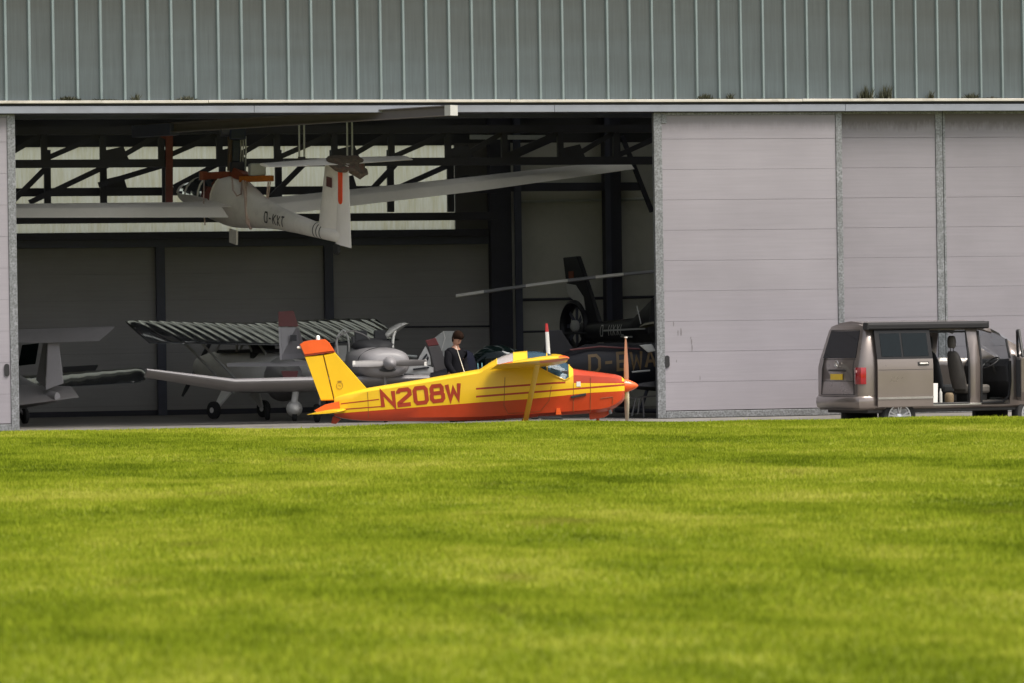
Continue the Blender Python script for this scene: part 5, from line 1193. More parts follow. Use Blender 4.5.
# ---- derigged fuselage whose maroon-tipped tail faces out
def tail_out():
    t = frame_thing('derigged_aircraft', 'pale grey aircraft tail with maroon-tipped fin facing out beside the yellow rudder', 'aircraft', 290, 405, 83, 96, 0, 0, z=FL)
    def q(px, py, dz=0.0): return t.matrix_basis.inverted() @ W(px, py, 83 + dz)
    zs = q(290, 364).z; zt_ = q(290, 327).z; zp = q(290, 311).z; zb_ = q(290, 378).z
    yl, yr = q(281, 340).y, q(304, 350).y
    # fin seen three-quarter: it stands a little skew to the view
    f = MB().slab([q(279.5,327,-.1), q(297.5,327,.1), q(303,345,.5), q(304.5,358,.8), q(281,360,-.1)], (RV @ Vector((0,1,0)), 1, 0), .05)
    f.build('fin', M['grey_ac'], t, bevel=.012)
    MB().slab([q(279.3,311.4,-.1), q(292.5,310.6,.05), q(297.5,326.7,.1), q(279.5,326.7,-.1)], (0,1,0), .055).build('fin_tip', M['maroon'], t, bevel=.012)
    MB().slab([q(292,335,-.06), q(295,335,-.03), q(295,341,-.03), q(292,341,-.06)], (0,1,0), .07).build('fin_mark', M['cabin'], t)
    MB().slab([q(282.5,371,-.2), q(297,371,-.2), q(295.5,379,-.2), q(284.5,378,-.2)], (0,1,0), .05).build('rudder_foot', M['maroon'], t)
    hs = 1.28
    MB().wing([(Vector((.30,hs,zs+.03)), Vector((-.12,hs,zs-.03)), .8), (Vector((.42,0,zs+.03)), Vector((-.2,0,zs-.04))), (Vector((.30,-hs,zs+.03)), Vector((-.12,-hs,zs-.03)), .8)], tr=.1).build('tailplane', M['grey_ac'], t, smooth=40)
    st = [(-.1,.86,.06,.1),(.2,.86,.11,.15),(1.0,.84,.22,.26),(1.9,.84,.36,.40),(2.7,.86,.42,.48),(3.3,.84,.36,.40),(3.7,.80,.1,.12)]
    MB().ellipse_loft(st, 20).build('fuselage', M['grey_ac'], t, smooth=55)
    for s in (-1, 1): MB().wing([(Vector((3.0,s*.3,.62)), Vector((2.0,s*.3,.60))), (Vector((3.0,s*.95,.64)), Vector((2.05,s*.95,.62)))], tr=.12).build('wing_stub', M['grey_ac'], t, smooth=40)
    y = q(296, 405).y
    c = Vector((.7, y, .0)); rg = []
    for x, r_, h_ in ((-.28,.03,.02),(-.2,.10,.1),(0,.17,.17),(.2,.15,.15),(.34,.06,.05)):
        rg.append([Vector((.7+x, y+r_*math.cos(a), .26+h_*math.sin(a)*1.0)) for a in [2*math.pi*k/14 for k in range(14)]])
    MB().loft(rg).build('wheel_spat', M['white'], t, smooth=60)
    MB().lathe((.7, y-.05, .16), (0,1,0), [(0,.0),(0,.14),(.02,.16),(.08,.16),(.1,.14),(.1,0)], 20).build('wheel', M['tyre'], t, smooth=40)
    MB().tube([(.7, y, .36), (.85, y-.06, .75)], .07, 10).build('gear_leg', M['white'], t, smooth=50)
    MB().lathe((2.6, .3, .17), (0,1,0), [(0,.0),(0,.14),(.02,.17),(.08,.17),(.1,.14),(.1,0)], 20).build('wheel', M['tyre'], t, smooth=40)
tail_out()

# ---- T-tailed aircraft at the left edge
def t_tail():
    t = frame_thing('t_tail_aircraft', 'dull grey T-tailed aircraft half hidden behind the left door leaf', 'aircraft', 53, 400, 82.2, 118, 0, 0, z=FL)
    inv = t.matrix_basis.inverted()
    def q(px, py, dz=0.0): return inv @ W(px, py, 82.2 + dz)
    nrm = q(54, 365, -1) - q(54, 365, 0)
    MB().slab([q(47.5,343), q(59,342), q(63.6,383.5), q(45.5,390)], nrm, .07).build('rudder', M['grey_ac'], t, bevel=.015)
    MB().slab([q(46.5,343,.2), q(47.4,343,.0), q(45.2,388,.0), q(36,380,.5), q(43,343,.45)], nrm, .09).build('fin', M['grey_dk'], t, bevel=.015)
    a = [(q(-14,331,1.0), q(-14,343,.1)), (q(50,328.6,.4), q(50,342.5,-.15)), (q(98,327,.1), q(99,340.8,-.3)), (q(115,326.4,.1), q(113,329,-.1), .7)]
    MB().wing(a, tr=.06).build('tailplane', M['grey_dk'], t, smooth=40)
    st = [(-.25,.60,.06,.09),(.4,.60,.14,.15),(1.6,.66,.26,.3),(2.8,.74,.42,.46),(4.0,.76,.46,.52),(4.9,.7,.3,.34),(5.3,.68,.05,.06)]
    MB().ellipse_loft(st, 20).build('fuselage', M['grey_ac'], t, smooth=55)
    MB().wing([(q(18,385,.8), q(16,405.5,-.2)), (q(70,386.5,.5), q(79,397.2,-.3))], tr=.05).build('elevator', M['grey_dk'], t, smooth=40)
    MB().slab([q(22,345,1.4), q(39,343,1.4), q(35.5,364,1.4), q(18,366,1.4)], nrm, .04).build('canopy', M['glass_dark'], t)
    # port/starboard wing with sagging fabric reaching to the right
    secs = []; n_ = 9
    r0, r1 = (q(-8,379,5.0), q(-8,391,3.8)), (q(134,368.6,5.2), q(134,383.0,4.2))
    for i in range(n_+1):
        for f_, k in ((0,1.0),(.2,.88),(.5,.8),(.8,.88)):
            u = (i+f_)/n_
            if u > 1: break
            secs.append((r0[0].lerp(r1[0], u), r0[1].lerp(r1[1], u), k))
    secs += [(q(141,368.8,5.15), q(141,382,4.3), .9), (q(145,371,5.0), q(145.5,379.5,4.5), .7), (q(147,374,4.9), q(147,377,4.7), .5)]
    MB().wing(secs, tr=.10).build('wing', M['fabric'], t, smooth=70)
    MB().slab([q(63,367.5,6.0), q(98,365.4,6.0), q(95,370.5,5.9), q(63,373,5.9)], (0,0,1), .03).build('aileron', M['cabin'], t)
    for x, y in ((3.4,.7),(3.4,-.7),(4.6,0)):
        MB().lathe((x,y-.05,.17), (0,1,0), [(0,0),(0,.14),(.02,.17),(.08,.17),(.1,.14),(.1,0)], 18).build('wheel', M['tyre'], t, smooth=40); MB().tube([(x,y,.17),(x,y*.6,.5)], .03).build('gear_leg', M['grey_dk'], t)
t_tail()

# ---- dark helicopter: fenestron tail shows, cabin behind the door
def helicopter():
    t = frame_thing('helicopter', 'black helicopter with ducted tail rotor, its long drooping main blade reaching left', 'helicopter', 700, 405, 86.9, -60, 0, 0, z=FL)
    inv = t.matrix_basis.inverted()
    c0 = inv @ W(577, 326, 91.2); zc = c0.z; xf_ = c0.x; yf = c0.y
    def q(px, py):                                    # point on the fin plane (local y = yf)
        a = inv @ W(px, py, 80); b = inv @ W(px, py, 100); k = (yf - a.y)/(b.y - a.y); return a.lerp(b, k)
    n3 = Vector((0,1,0))
    fin = MB().slab([q(565,257.5), q(579,256), q(589,285), q(601,324), q(606,340), q(590,345), q(588,318), q(583,303), q(571,296), q(567.5,278)], n3, .12)
    fin.build('fin', M['navy'], t, bevel=.02)
    MB().slab([q(568.3,283.5), q(578,285), q(586,297), q(588,312), q(590,331), q(586.5,332), q(583,312), q(579,302), q(570.5,296)], n3, .145).build('fin_band', M['silver'], t, bevel=.01)
    MB().slab([q(571,271.5), q(575.8,271), q(576.2,278.5), q(571.5,279)], n3, .14).build('fin_flag', mat('dull_flag', (.20,.05,.02), .6), t)
    cs = []
    r_ = .52
    ring = MB()
    rg = []
    for a in [2*math.pi*k/32 for k in range(33)]:
        cc = Vector((xf_ + r_*math.cos(a), yf, zc + r_*math.sin(a))); e = Vector((math.cos(a), 0, math.sin(a)))
        rg.append([cc + e*(.09*math.cos(u)) + n3*(.15*math.sin(u)) for u in [2*math.pi*k/8 for k in range(8)]])
    ring.loft(rg, cap0=False, cap1=False); ring.build('tail_rotor_duct', M['navy'], t, smooth=60)
    hb = MB().lathe(Vector((xf_, yf-.12, zc)), (0,1,0), [(0,0),(0,.10),(.03,.13),(.22,.13),(.24,0)], 18).build('tail_rotor', M['silver'], t, smooth=50)
    for k in range(8):
        a = 2*math.pi*k/8; e = Vector((math.cos(a), 0, math.sin(a))); MB().bar(Vector((xf_,yf,zc))+e*.1, Vector((xf_,yf,zc))+e*.43, .09, .02, up=n3).build('rotor_vane', M['steel_blue'], hb)
    st = [(xf_+.3, zc-.12, .12, .22), (xf_+1.0, zc-.15, .17, .23), (xf_+2.6, zc-.12, .26, .28), (xf_+3.6, zc+.1, .5, .5), (xf_+4.4, zc+.1, .8, .85), (xf_+5.6, zc-.02, .85, .95), (xf_+6.6, zc-.15, .7, .75), (xf_+7.3, zc-.3, .3, .35), (xf_+7.5, zc-.33, .05, .05)]
    mb = MB(); rings = []
    for x, z, w, h in st: rings.append([(x, yf + w*math.cos(a), z + h*math.sin(a)) for a in [2*math.pi*k/22 for k in range(22)]])
    mb.loft(rings).build('fuselage', M['navy'], t, smooth=55)
    MB().slab([Vector((xf_+6.2,yf-.72,zc+.2)), Vector((xf_+6.9,yf-.5,zc-.1)), Vector((xf_+6.5,yf-.2,zc+.55)), Vector((xf_+6.0,yf-.4,zc+.7))], (.5,-.6,.5), .02).build('window', M['glass_dark'], t)
    # tailplane through the boom
    a = inv @ W(549, 333, 90.2); b = inv @ W(600, 333.4, 90.9); MB().bar(a, b, .3, .05).build('tailplane', M['cabin'], t, bevel=.015)
    b2 = inv @ W(604, 330.6, 89.2); c2 = inv @ W(650, 328.3, 87.6); MB().bar(b2, c2, .04, .035).build('pale_rail', M['silver'], t)
    # registration, on the starboard side of the boom that faces the camera
    p0 = inv @ W(604, 336.0, 90.0); p1 = inv @ W(627, 334.8, 89.0)
    lt = letters('D-HXXL', .235, .12, .085, .024, sub=4); ex = (p1-p0); L_ = ex.length
    lt.v = [Vector((p.x*L_/1.2, p.y, p.z)) for p in lt.v]; place(lt, p0, ex, (0,0,1)); lt.xf(Matrix.Translation((0,0,0)))
    wrap(lt, [a[0] for a in st], [a[2] for a in st], [a[3] for a in st], [a[1] for a in st], yf, -1); lt.build('registration', M['offwhite'], t, recalc=False)
    MB().bar(inv @ W(621, 336.6, 89), inv @ W(632, 336.8, 88.6), .02, .03).build('pale_rail', M['silver'], t)
    # mast and blades
    mx = xf_ + 4.9; hub = Vector((mx, yf, 3.06)); MB().tube([Vector((mx, yf, zc+.7)), hub], .09, 10).build('mast', M['steel'], t, smooth=50)
    MB().lathe(hub - Vector((0,0,.1)), (0,0,1), [(0,0),(0,.22),(.15,.24),(.22,.1),(.24,0)], 18).build('rotor_hub', M['steel'], t, smooth=50)
    hw_ = t.matrix_basis @ hub
    tipw = W(456, 296, 87.0); midw = W(655, 276, 87.0)
    def blade(dirw, tip_z, name, pale):
        d = (dirw - hw_); d.z = 0; L_ = d.length; d.normalize(); s_ = d.cross(UP)
        rg = []; N_ = 16
        segs = []
        for i in range(N_+1):
            u = i/N_; r0_ = .3 + (L_-.3)*u
            z = hw_.z + (tip_z - hw_.z)*(u**1.35)
            segs.append(Vector((hw_.x, hw_.y, z)) + d*r0_)
        for p in segs: rg.append([inv @ (p + s_*(.12*math.cos(a)) + UP*(.035*math.sin(a)+.02*math.cos(a))) for a in [2*math.pi*k/10 for k in range(10)]])
        dark = (0,1,2,3,7,8,9,13,14) if pale else range(16)
        return MB().loft(rg, mi=lambda i, j: 1 if i in (8,9,10,14,15,4,5) else 0).build(name, [mat('grey_rotor_blade', (.22,.22,.23), .35), M['white']], t, smooth=50)
    blade(tipw, tipw.z, 'main_rotor_blade', True)
    ang = math.atan2((tipw-hw_).y, (tipw-hw_).x)
    for k in (1, 2):
        a = ang + 2*math.pi*k/3*(1 if True else 0) ; e = hw_ + Vector((math.cos(a), math.sin(a), 0))*4.6
        if e.y > 13.5 or e.y < .8:
            e = hw_ + Vector((1, .12 if k == 1 else -.12, 0))*4.6
        blade(e, 2.5, 'main_rotor_blade', False)
    for s in (-1, 1): 
        MB().tube([(xf_+3.2, yf+s*.95, .05), (xf_+6.9, yf+s*.95, .05), (xf_+7.2, yf+s*.95, .2)], .05, 8).build('skid', M['steel'], t, smooth=50)
        MB().tube([(xf_+4.2, yf+s*.95, .06), (xf_+4.2, yf+s*.4, zc-.4)], .04, 8).build('skid_strut', M['steel'], t); MB().tube([(xf_+6.0, yf+s*.95, .06), (xf_+6.0, yf+s*.4, zc-.6)], .04, 8).build('skid_strut', M['steel'], t)
helicopter()

# ---- black aircraft with yellow letters behind the propeller
def dark_plane():
    t = frame_thing('black_aircraft', 'black aircraft with dull yellow D-EWA lettering, nose hidden by the right door', 'aircraft', 600, 405, 82.6, 8, 0, 0, z=FL)
    inv = t.matrix_basis.inverted()
    def q(px, py, dz=0.0): return inv @ W(px, py, 82.6 + dz)
    x0 = q(540, 370).x
    st = [(540,368,.05,.08),(560,366,.16,.24),(585,364,.30,.40),(620,365,.44,.46),(660,367,.5,.5),(720,369,.46,.44),(760,370,.1,.1)]
    MB().ellipse_loft([(q(px, py).x, q(px, py).z, w, h) for px, py, w, h in st], 24).build('fuselage', M['navy'], t, smooth=55)
    MB().slab([q(575,352), q(561,330), q(548,330), q(540,366), q(560,368)], (0,1,0), .07).build('fin', M['navy'], t, bevel=.015)
    MB().tube([q(570,350,-.3), q(600,346.5,-.3), q(640,349,-.35)], .02, 6).build('red_line', M['maroon'], t)
    p0 = q(591, 372.5, -.5); p1 = q(655, 366.5, -.5)
    lt = letters('D-EWA', .335, .22, .095, .06, sub=6); ex = p1-p0; L_ = ex.length; tot = 5*.22+4*.095
    lt.v = [Vector((p.x*L_/tot*1.02, p.y, p.z)) for p in lt.v]
    place(lt, Vector((p0.x, 0, p0.z)), Vector((ex.x, 0, ex.z)), (0,0,1))
    hwf = lambda x: np.interp(x, [q(a[0], a[1]).x for a in st], [a[2] for a in st]); hhf = lambda x: np.interp(x, [q(a[0], a[1]).x for a in st], [a[3] for a in st]); zcf = lambda x: np.interp(x, [q(a[0], a[1]).x for a in st], [q(a[0], a[1]).z for a in st])
    wrap(lt, [q(a[0], a[1]).x for a in st], [a[2] for a in st], [a[3] for a in st], [q(a[0], a[1]).z for a in st])
    lt.build('registration', M['gold'], t, recalc=False)
    zw = q(630, 386).z
    for s in (-1, 1): MB().wing([(Vector((q(690,386).x, s*.3, zw)), Vector((q(610,386).x, s*.3, zw-.03))), (Vector((q(680,384).x, s*1.9, zw+.05)), Vector((q(615,384).x, s*1.9, zw+.03)))], tr=.12).build('wing', M['navy'], t, smooth=40)
    MB().slab([q(639,345,-1.2), q(652,344,-1.2), q(656,351,-1.2), q(648,352.5,-1.2)], (0,1,0), .06).build('highlight_slab', M['silver'], t, bevel=.02)  # silver slab standing in for a grey highlight on the fuselage
    MB().tube([q(632,372,-.55), q(650,370.5,-.55)], .02, 6).build('pale_strip', M['silver'], t)
    for a, b in (((629,398),(656,396)), ((636,398),(632,416)), ((643,397),(644,417)), ((640,399),(638,414))):
        MB().tube([q(*a, -.9), q(*b, -.9)], .018, 6).build('gear_tube', M['grey_dk'], t)
    for x in (600, 690): MB().lathe(Vector((q(x,410).x, -.05, .2)), (0,1,0), [(0,0),(0,.17),(.02,.2),(.08,.2),(.1,.17),(.1,0)], 18).build('wheel', M['tyre'], t, smooth=40); MB().tube([Vector((q(x,410).x,0,.2)), Vector((q(x,410).x,0,.8))], .04).build('gear_leg', M['steel'], t)
    # upright shapes near the door: folded blade and wires
    MB().slab([q(651,300,1.5), q(656,296,1.5), q(657,330,1.5), q(648,334,1.5)], (0,1,0), .05).build('tail_fin', M['navy'], t)
    MB().tube([q(637,306,1), q(641,324,1)], .012, 6).build('aerial', M['silver'], t)
    MB().loft([[q(639,327,1), q(645,323,1), q(654,321.5,1), q(654,323.5,1), q(645,325,1)], [q(639,328,1.25), q(645,325,1.25), q(654,323.5,1.25), q(654,326,1.25), q(645,328,1.25)]]).build('wing_root_fillet', mat('dull_ochre', (.22,.21,.15), .5), t)
dark_plane()

# ---- dark canopy aircraft with sloping maroon-topped fin and upright white blade
def canopy_plane():
    t = frame_thing('bubble_canopy_aircraft', 'low dark aircraft with bubble canopy, sloping maroon fin and an upright white propeller blade', 'aircraft', 490, 405, 81.6, 4, 0, 0, z=FL)
    inv = t.matrix_basis.inverted()
    def q(px, py, dz=0.0): return inv @ W(px, py, 81.6 + dz)
    st = [(430,377,.06,.08),(450,376,.18,.18),(475,375,.30,.24),(505,374,.38,.26),(535,374,.32,.22),(545,373,.18,.14),(548,373,.1,.1)]
    MB().ellipse_loft([(q(px, py).x, q(px, py).z, w, h) for px, py, w, h in st], 22).build('fuselage', M['navy'], t, smooth=55)
    cn = [(468,368,.05,.05),(474,359,.22,.2),(486,354,.3,.27),(502,352.5,.33,.26),(518,355,.3,.2),(530,361,.18,.12),(537,367,.04,.04)]
    MB().ellipse_loft([(q(px, py).x, q(px, py).z-.1, w, h) for px, py, w, h in cn], 22).build('canopy', M['glass_dark'], t, smooth=60)
    for x, w in ((477, .27), (481, .30)):
        c = q(x, 363); MB().tube([Vector((c.x, w*math.cos(a), c.z-.16 + .30*math.sin(a))) for a in [math.pi*k/12 for k in range(13)]], .012, 6).build('canopy_frame', M['teal'], t)  # teal hoops paint the glints on the dark canopy
    MB().slab([q(425.2,340.5), q(435.5,337.6), q(439.2,345), q(428,346.5)], (0,1,0), .06).build('fin_tip', M['maroon'], t, bevel=.012)
    MB().slab([q(428.1,346.8), q(439.4,345.3), q(450,372), q(436,376)], (0,1,0), .06).build('fin', mat('dark_maroon_grey', (.045,.042,.045), .4), t, bevel=.012)
    hub = q(549.5, 374); rg = []
    for z, w, th in ((.05,.05,.05),(.2,.085,.03),(.5,.085,.02),(.85,.075,.014),(1.02,.05,.008)):
        rg.append([hub + Vector((w*.5*math.cos(a), th*math.sin(a), z)) + Vector((-.045*z,0,0)) for a in [2*math.pi*k/10 for k in range(10)]])
    MB().loft(rg[:4]).build('propeller_blade', M['white'], t, smooth=50)
    MB().loft(rg[3:]).build('blade_tip', mat('blade_tip_red', (.45,.03,.03), .4), t, smooth=50)
    MB().lathe(hub, (1,0,0), [(-.05,.09),(.05,.09),(.16,.04),(.2,0)], 16).build('spinner', M['navy'], t, smooth=50)
    zw = q(500, 382).z
    for s in (-1, 1): MB().wing([(Vector((q(520,380).x, s*.25, zw)), Vector((q(485,380).x, s*.25, zw))), (Vector((q(512,380).x, s*1.2, zw+.03)), Vector((q(490,380).x, s*1.2, zw+.03)))], tr=.12).build('wing', M['navy'], t, smooth=40)
    for x, y in ((500,.6),(500,-.6),(535,0)): MB().lathe(Vector((q(x,410).x, y-.05, .16)), (0,1,0), [(0,0),(0,.14),(.02,.16),(.08,.16),(.1,.14),(.1,0)], 18).build('wheel', M['tyre'], t, smooth=40); MB().tube([Vector((q(x,410).x,y,.16)), Vector((q(x,410).x,y*.5,zw))], .03).build('gear_leg', M['steel'], t)
canopy_plane()

# ---- small white aircraft tail with dark slashes, behind the maroon fin
t = frame_thing('white_aircraft', 'small white aircraft with dark slashes on its fin, left of the maroon fin', 'aircraft', 418, 405, 83.9, 170, 0, 0, z=FL); inv = t.matrix_basis.inverted()
q = lambda px, py, dz=0.0: inv @ W(px, py, 83.9 + dz)
MB().slab([q(425.5,346), q(430,356), q(431,365), q(415,365)], (0,1,0), .06).build('fin', M['white'], t, bevel=.01)
for a in (((426.5,353.5),(427.5,355),(422.5,362),(420.5,361.5)), ((428,356),(429,358.5),(426,362.5),(424.5,362.5))): MB().slab([q(*p, -.05) for p in a], (0,1,0), .03).build('fin_slash', M['black_ink'], t)
MB().ellipse_loft([(q(px,372).x, q(px,372).z, w, h) for px, w, h in ((434,.06,.1),(425,.16,.16),(405,.26,.22),(385,.3,.26),(372,.1,.1))], 18).build('fuselage', M['white'], t, smooth=55)
MB().bar(q(404,374.5,-.32), q(414,375.5,-.28), .01, .05).build('side_marking', M['black_ink'], t); MB().bar(q(413,369.5,-.26), q(429,367.5,-.2), .03, .04).build('side_marking', M['black_ink'], t)
MB().tube([q(396,354.5,-.3), q(417,356.5,-.3)], .025, 6).build('pitot_boom', M['pipe'], t)
for x in (420, 390): MB().lathe(Vector((q(x,410).x, -.05, .15)), (0,1,0), [(0,0),(0,.13),(.02,.15),(.08,.15),(.1,.13),(.1,0)], 16).build('wheel', M['tyre'], t, smooth=40); MB().tube([Vector((q(x,410).x,0,.15)), Vector((q(x,410).x,0,.75))], .03).build('gear_leg', M['steel'], t)
# ---- white wing panel standing on end behind the person
t = frame_thing('wing_panel', 'dirty white wing panel standing on end behind the person in black', 'wing panel', 446, 405, 84.5, 0, 0, 0, z=FL); inv = t.matrix_basis.inverted()
q = lambda px, py, dz=0.0: inv @ W(px, py, 84.5 + dz)
MB().slab([q(434,338), q(443.5,331), q(456,331), q(459,336), q(452,354), q(447,416), q(438,416), q(443,353)], (0,1,0), .09).build('panel', M['silver'], t, bevel=.02)
MB().tube([q(443.3,331.2,-.06), q(445,338,-.06), q(441,352,-.06)], .015, 6).build('panel_edge', M['white'], t)
# dark blue covered thing beside the person
rg = []
g0 = W(466, 405, 80.9); g0.z = FL
for z, k in ((0,1.05),(.5,1.0),(.9,.95),(1.2,.8),(1.36,.55),(1.42,.2)):
    rg.append([Vector((.27*k*math.cos(a)*(1+.1*math.sin(4*a+z*5)), .25*k*math.sin(a)*(1+.1*math.sin(3*a)), z)) for a in [2*math.pi*i/18 for i in range(18)]])
o = MB().loft(rg).build('covered_equipment', M['navy_cloth'], None, smooth=60); o.location = g0; tag(o, 'navy cloth cover over a waist-high load right of the person', 'covered load')

# ---- the person
def skin_mesh(name, chains, m, parent, sub=2):
    """chains: list of [(co, radius), ...]; the first vertex of a later chain is joined to the nearest vertex so far."""
    vs, es, rs = [], [], []
    for ch in chains:
        prev = None
        for i, (c, r_) in enumerate(ch):
            if i == 0 and vs:
                prev = min(range(len(vs)), key=lambda k: (vs[k]-Vector(c)).length)
                if (vs[prev]-Vector(c)).length < .012: continue
            vs.append(Vector(c)); rs.append(r_)
            if prev is not None: es.append((prev, len(vs)-1))
            prev = len(vs)-1
    me = bpy.data.meshes.new(name); me.from_pydata([tuple(v) for v in vs], es, []); o = bpy.data.objects.new(name, me); COL.objects.link(o)
    sk_ = o.modifiers.new('skin', 'SKIN'); sk_.use_smooth_shade = True
    for i, d in enumerate(me.skin_vertices[0].data): d.radius = (rs[i], rs[i]); d.use_root = (i == 0)
    sb = o.modifiers.new('sub', 'SUBSURF'); sb.levels = sub; sb.render_levels = sub
    dg = bpy.context.evaluated_depsgraph_get(); m2 = bpy.data.meshes.new_from_object(o.evaluated_get(dg))
    bpy.data.objects.remove(o); m2.materials.clear(); m2.materials.append(m); m2.name = name
    o = bpy.data.objects.new(name, m2); COL.objects.link(o)
    m2.polygons.foreach_set('use_smooth', [True]*len(m2.polygons))
    if parent: o.parent = parent
    return o
def person():
    c = W(455.5, 410, 80.4); c.z = FL
    # local +x = the way they face (to the right and a little towards us)
    t = thing('person', 'brown-haired person in a black jacket standing in the hangar, head bowed, behind the yellow aircraft', 'person', c, heading(-42))
    H = [((0,0,.95),.13),((0,0,1.12),.125),((.0,0,1.30),.14),((.01,0,1.42),.10),((.03,0,1.50),.058),((.055,0,1.56),.06)]
    body = [H]
    for s in (-1, 1):
        body.append([((0,0,.95),.1),((.0,s*.09,.90),.09),((.03,s*.10,.50),.062),((.0,s*.11,.10),.045),((.05,s*.115,.045),.045),((.17,s*.13,.035),.035)])
        hand = Vector((.30, s*.11, .86))
        body.append([((.01,0,1.42),.1),((.0,s*.15,1.36),.04),((.03,s*.235,1.14),.038),((.17,s*.18,.94),.036),(tuple(hand-Vector((.04,0,0))),.028),(tuple(hand),.032),(tuple(hand+Vector((.05,0,-.005))),.03)])
        for k, (dy, L_) in enumerate(((-.026,.07),(-.009,.08),(.009,.075),(.026,.06))):
            b = hand+Vector((.05,dy,-.005)); body.append([(tuple(hand+Vector((.05,0,-.005))),.03),(tuple(b+Vector((.012,0,0))),.010),(tuple(b+Vector((L_*.55,0,-.012))),.009),(tuple(b+Vector((L_*.8,0,-.04))),.008)])
        body.append([(tuple(hand),.032),(tuple(hand+Vector((.02,-s*.035,.01))),.011),(tuple(hand+Vector((.06,-s*.045,-.005))),.009)])
    b = skin_mesh('body', body, M['skin'], t)
    # head: shaped rings, bowed forward, joined to the neck in the same mesh
    hd = MB(); hc = Vector((.085,0,1.665)); rot = Matrix.Rotation(R(34), 3, 'Y'); rg = []
    for z, fx, bx, w in ((-.135,.05,-.045,.05),(-.115,.085,-.06,.062),(-.085,.094,-.07,.070),(-.05,.098,-.082,.074),(-.01,.098,-.095,.078),(.03,.098,-.104,.079),(.07,.09,-.10,.075),(.10,.065,-.08,.06),(.118,.03,-.045,.035),(.124,0,-.01,.012)):
        r_ = []
        for k in range(20):
            a = 2*math.pi*k/20; x = (fx if math.cos(a) > 0 else -bx)*math.cos(a); y = w*math.sin(a)
            if abs(math.sin(a)) < .32 and math.cos(a) > 0:
                x += {-.05:.022, -.01:.014, -.085:.006, -.115:.006}.get(z, 0)*(1-abs(math.sin(a))/.32)
            if .25 < abs(math.sin(a)) < .65 and math.cos(a) > 0 and z == -.01: x -= .010
            r_.append(hc + rot @ Vector((x, y, z)))
        rg.append(r_)
    hd.loft(rg)
    for s in (-1, 1):
        e = hc + rot @ Vector((-.005, s*.079, -.015)); hd.lathe(e, rot @ Vector((.2, s, 0)), [(-.01,.018),(.004,.03),(.014,.026),(.012,.012),(.010,0)], 12)
    me = b.data; bm = bmesh.new(); bm.from_mesh(me)
    v0 = [bm.verts.new(p) for p in hd.v]
    for f in hd.f: bm.faces.new([v0[i] for i in f]).smooth = True
    bmesh.ops.recalc_face_normals(bm, faces=bm.faces); bm.to_mesh(me); bm.free()
    for s in (-1, 1):
        MB().lathe(hc + rot @ Vector((.084, s*.032, -.008)), rot @ Vector((1,0,0)), [(0,.013),(.006,.010),(.009,0)], 10).build('eye', M['cabin'], t, smooth=60)
    MB().bar(hc + rot @ Vector((.098,-.022,-.085)), hc + rot @ Vector((.098,.022,-.085)), .008, .009).build('mouth', M['maroon'], t)
    hr = MB(); rg = []
    for z, fx, bx, w in ((-.115,-.035,-.08,.068),(-.085,-.02,-.10,.084),(-.05,-.005,-.115,.094),(-.005,.045,-.125,.099),(.02,.10,-.13,.100),(.06,.118,-.13,.098),(.10,.10,-.11,.086),(.135,.06,-.07,.056),(.152,0,-.01,.012)):
        r_ = []
        for k in range(22):
            a = 2*math.pi*k/22; x = (fx if math.cos(a) > 0 else -bx)*math.cos(a); y = w*math.sin(a)
            j = .007*math.sin(5*a+z*60) + .005*math.sin(9*a-z*90)
            r_.append(hc + rot @ Vector((x+j, y*(1+j), z+.004)))
        rg.append(r_)
    hr.loft(rg, cap0=False); ho = hr.build('hair', M['hair'], t, smooth=60)
    jk = [[((0,0,.86),.175),((0,0,1.10),.165),((0,0,1.30),.175),((.01,0,1.42),.125),((.025,0,1.475),.075)]]
    for s in (-1, 1): jk.append([((.01,0,1.42),.13),((.0,s*.17,1.39),.098),((.03,s*.245,1.14),.08),((.19,s*.178,.92),.052)])
    skin_mesh('jacket', jk, M['jacket'], t)
    tr_ = [[((0,0,.95),.155),((0,0,.88),.155)]]
    for s in (-1, 1): tr_.append([((0,0,.88),.14),((.0,s*.095,.78),.105),((.03,s*.10,.48),.082),((.0,s*.11,.10),.068)])
    skin_mesh('trousers', tr_, M['navy_cloth'], t)
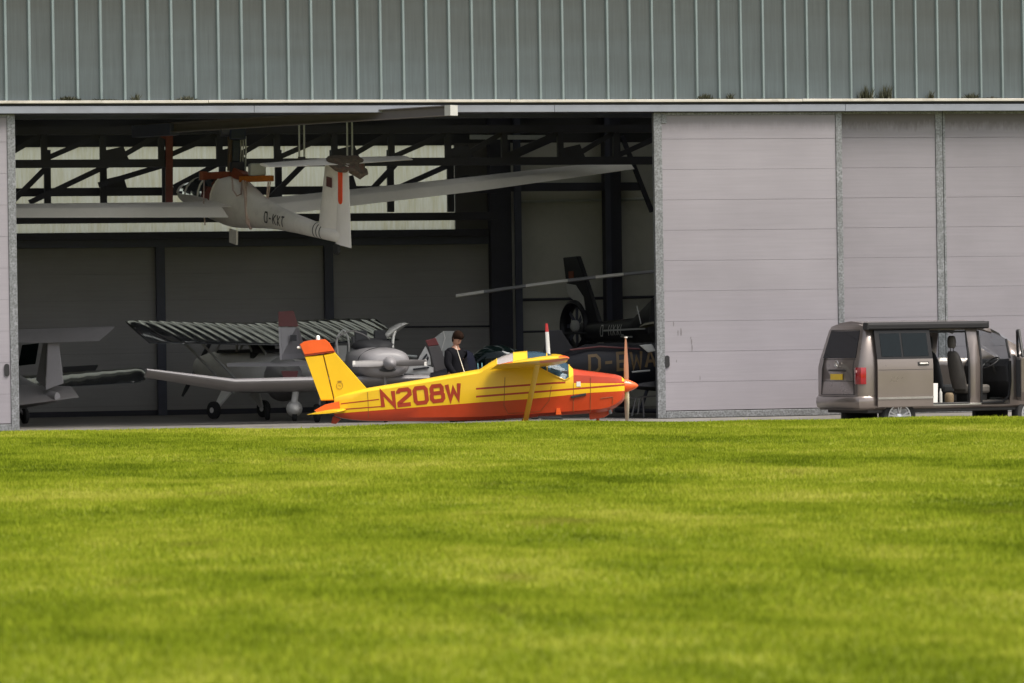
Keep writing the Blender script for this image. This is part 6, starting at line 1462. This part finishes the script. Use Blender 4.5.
    for s in (-1, 1): MB().loft([[Vector((x, s*(.105+x*.1)+w*math.cos(a), .045+h_*math.sin(a))) for a in [2*math.pi*k/12 for k in range(12)]] for x, w, h_ in ((-.07,.03,.035),(-.03,.05,.055),(.08,.052,.05),(.18,.045,.035),(.21,.02,.02))]).build('shoe', M['black_rubber'], t, smooth=60)
person()
# ================================================================== CAMERA, LIGHT
cd = bpy.data.cameras.new('camera'); co = bpy.data.objects.new('camera', cd); COL.objects.link(co)
mw = Matrix((RV, UP, -DV)).transposed().to_4x4() @ Matrix.Rotation(-ROLL, 4, 'Z'); mw.translation = CAM
co.matrix_world = mw
cd.sensor_width = 36; cd.lens = F*36/1024; cd.clip_start = .5; cd.clip_end = 5000
cd.dof.use_dof = True; cd.dof.focus_distance = 73; cd.dof.aperture_fstop = 4.0
S.camera = co
SUN_EL, SUN_AZ = 58, 55       # azimuth: to the right of straight behind the camera
az = R(SUN_AZ)
tosun = (-DV*math.cos(az) + RV*math.sin(az))*math.cos(R(SUN_EL)) + UP*math.sin(R(SUN_EL))
sl = bpy.data.lights.new('sun', 'SUN'); so = bpy.data.objects.new('sun', sl); COL.objects.link(so)
sl.energy = 3.4; sl.angle = R(32); sl.color = (1, .93, .82)
so.rotation_euler = (-tosun).to_track_quat('-Z', 'Y').to_euler(); so.location = (0, -40, 40)
w = bpy.data.worlds.new('World'); S.world = w; w.use_nodes = True
N = w.node_tree.nodes; L = w.node_tree.links; bg = N['Background']
sk = N.new('ShaderNodeTexSky'); sk.sky_type = 'NISHITA'; sk.sun_disc = False; sk.sun_elevation = R(SUN_EL); sk.sun_rotation = math.atan2(tosun.x, tosun.y)
sk.air_density = 1.0; sk.dust_density = 3.5; sk.ozone_density = 1
hs = N.new('ShaderNodeHueSaturation'); hs.inputs['Saturation'].default_value = .35; hs.inputs['Value'].default_value = 1
L.new(sk.outputs[0], hs.inputs['Color']); L.new(hs.outputs[0], bg.inputs[0]); bg.inputs[1].default_value = .14
S.view_settings.view_transform = 'Standard'; S.view_settings.look = 'None'; S.view_settings.exposure = 0.6; S.view_settings.gamma = 1
S.render.resolution_x = 1024; S.render.resolution_y = 683
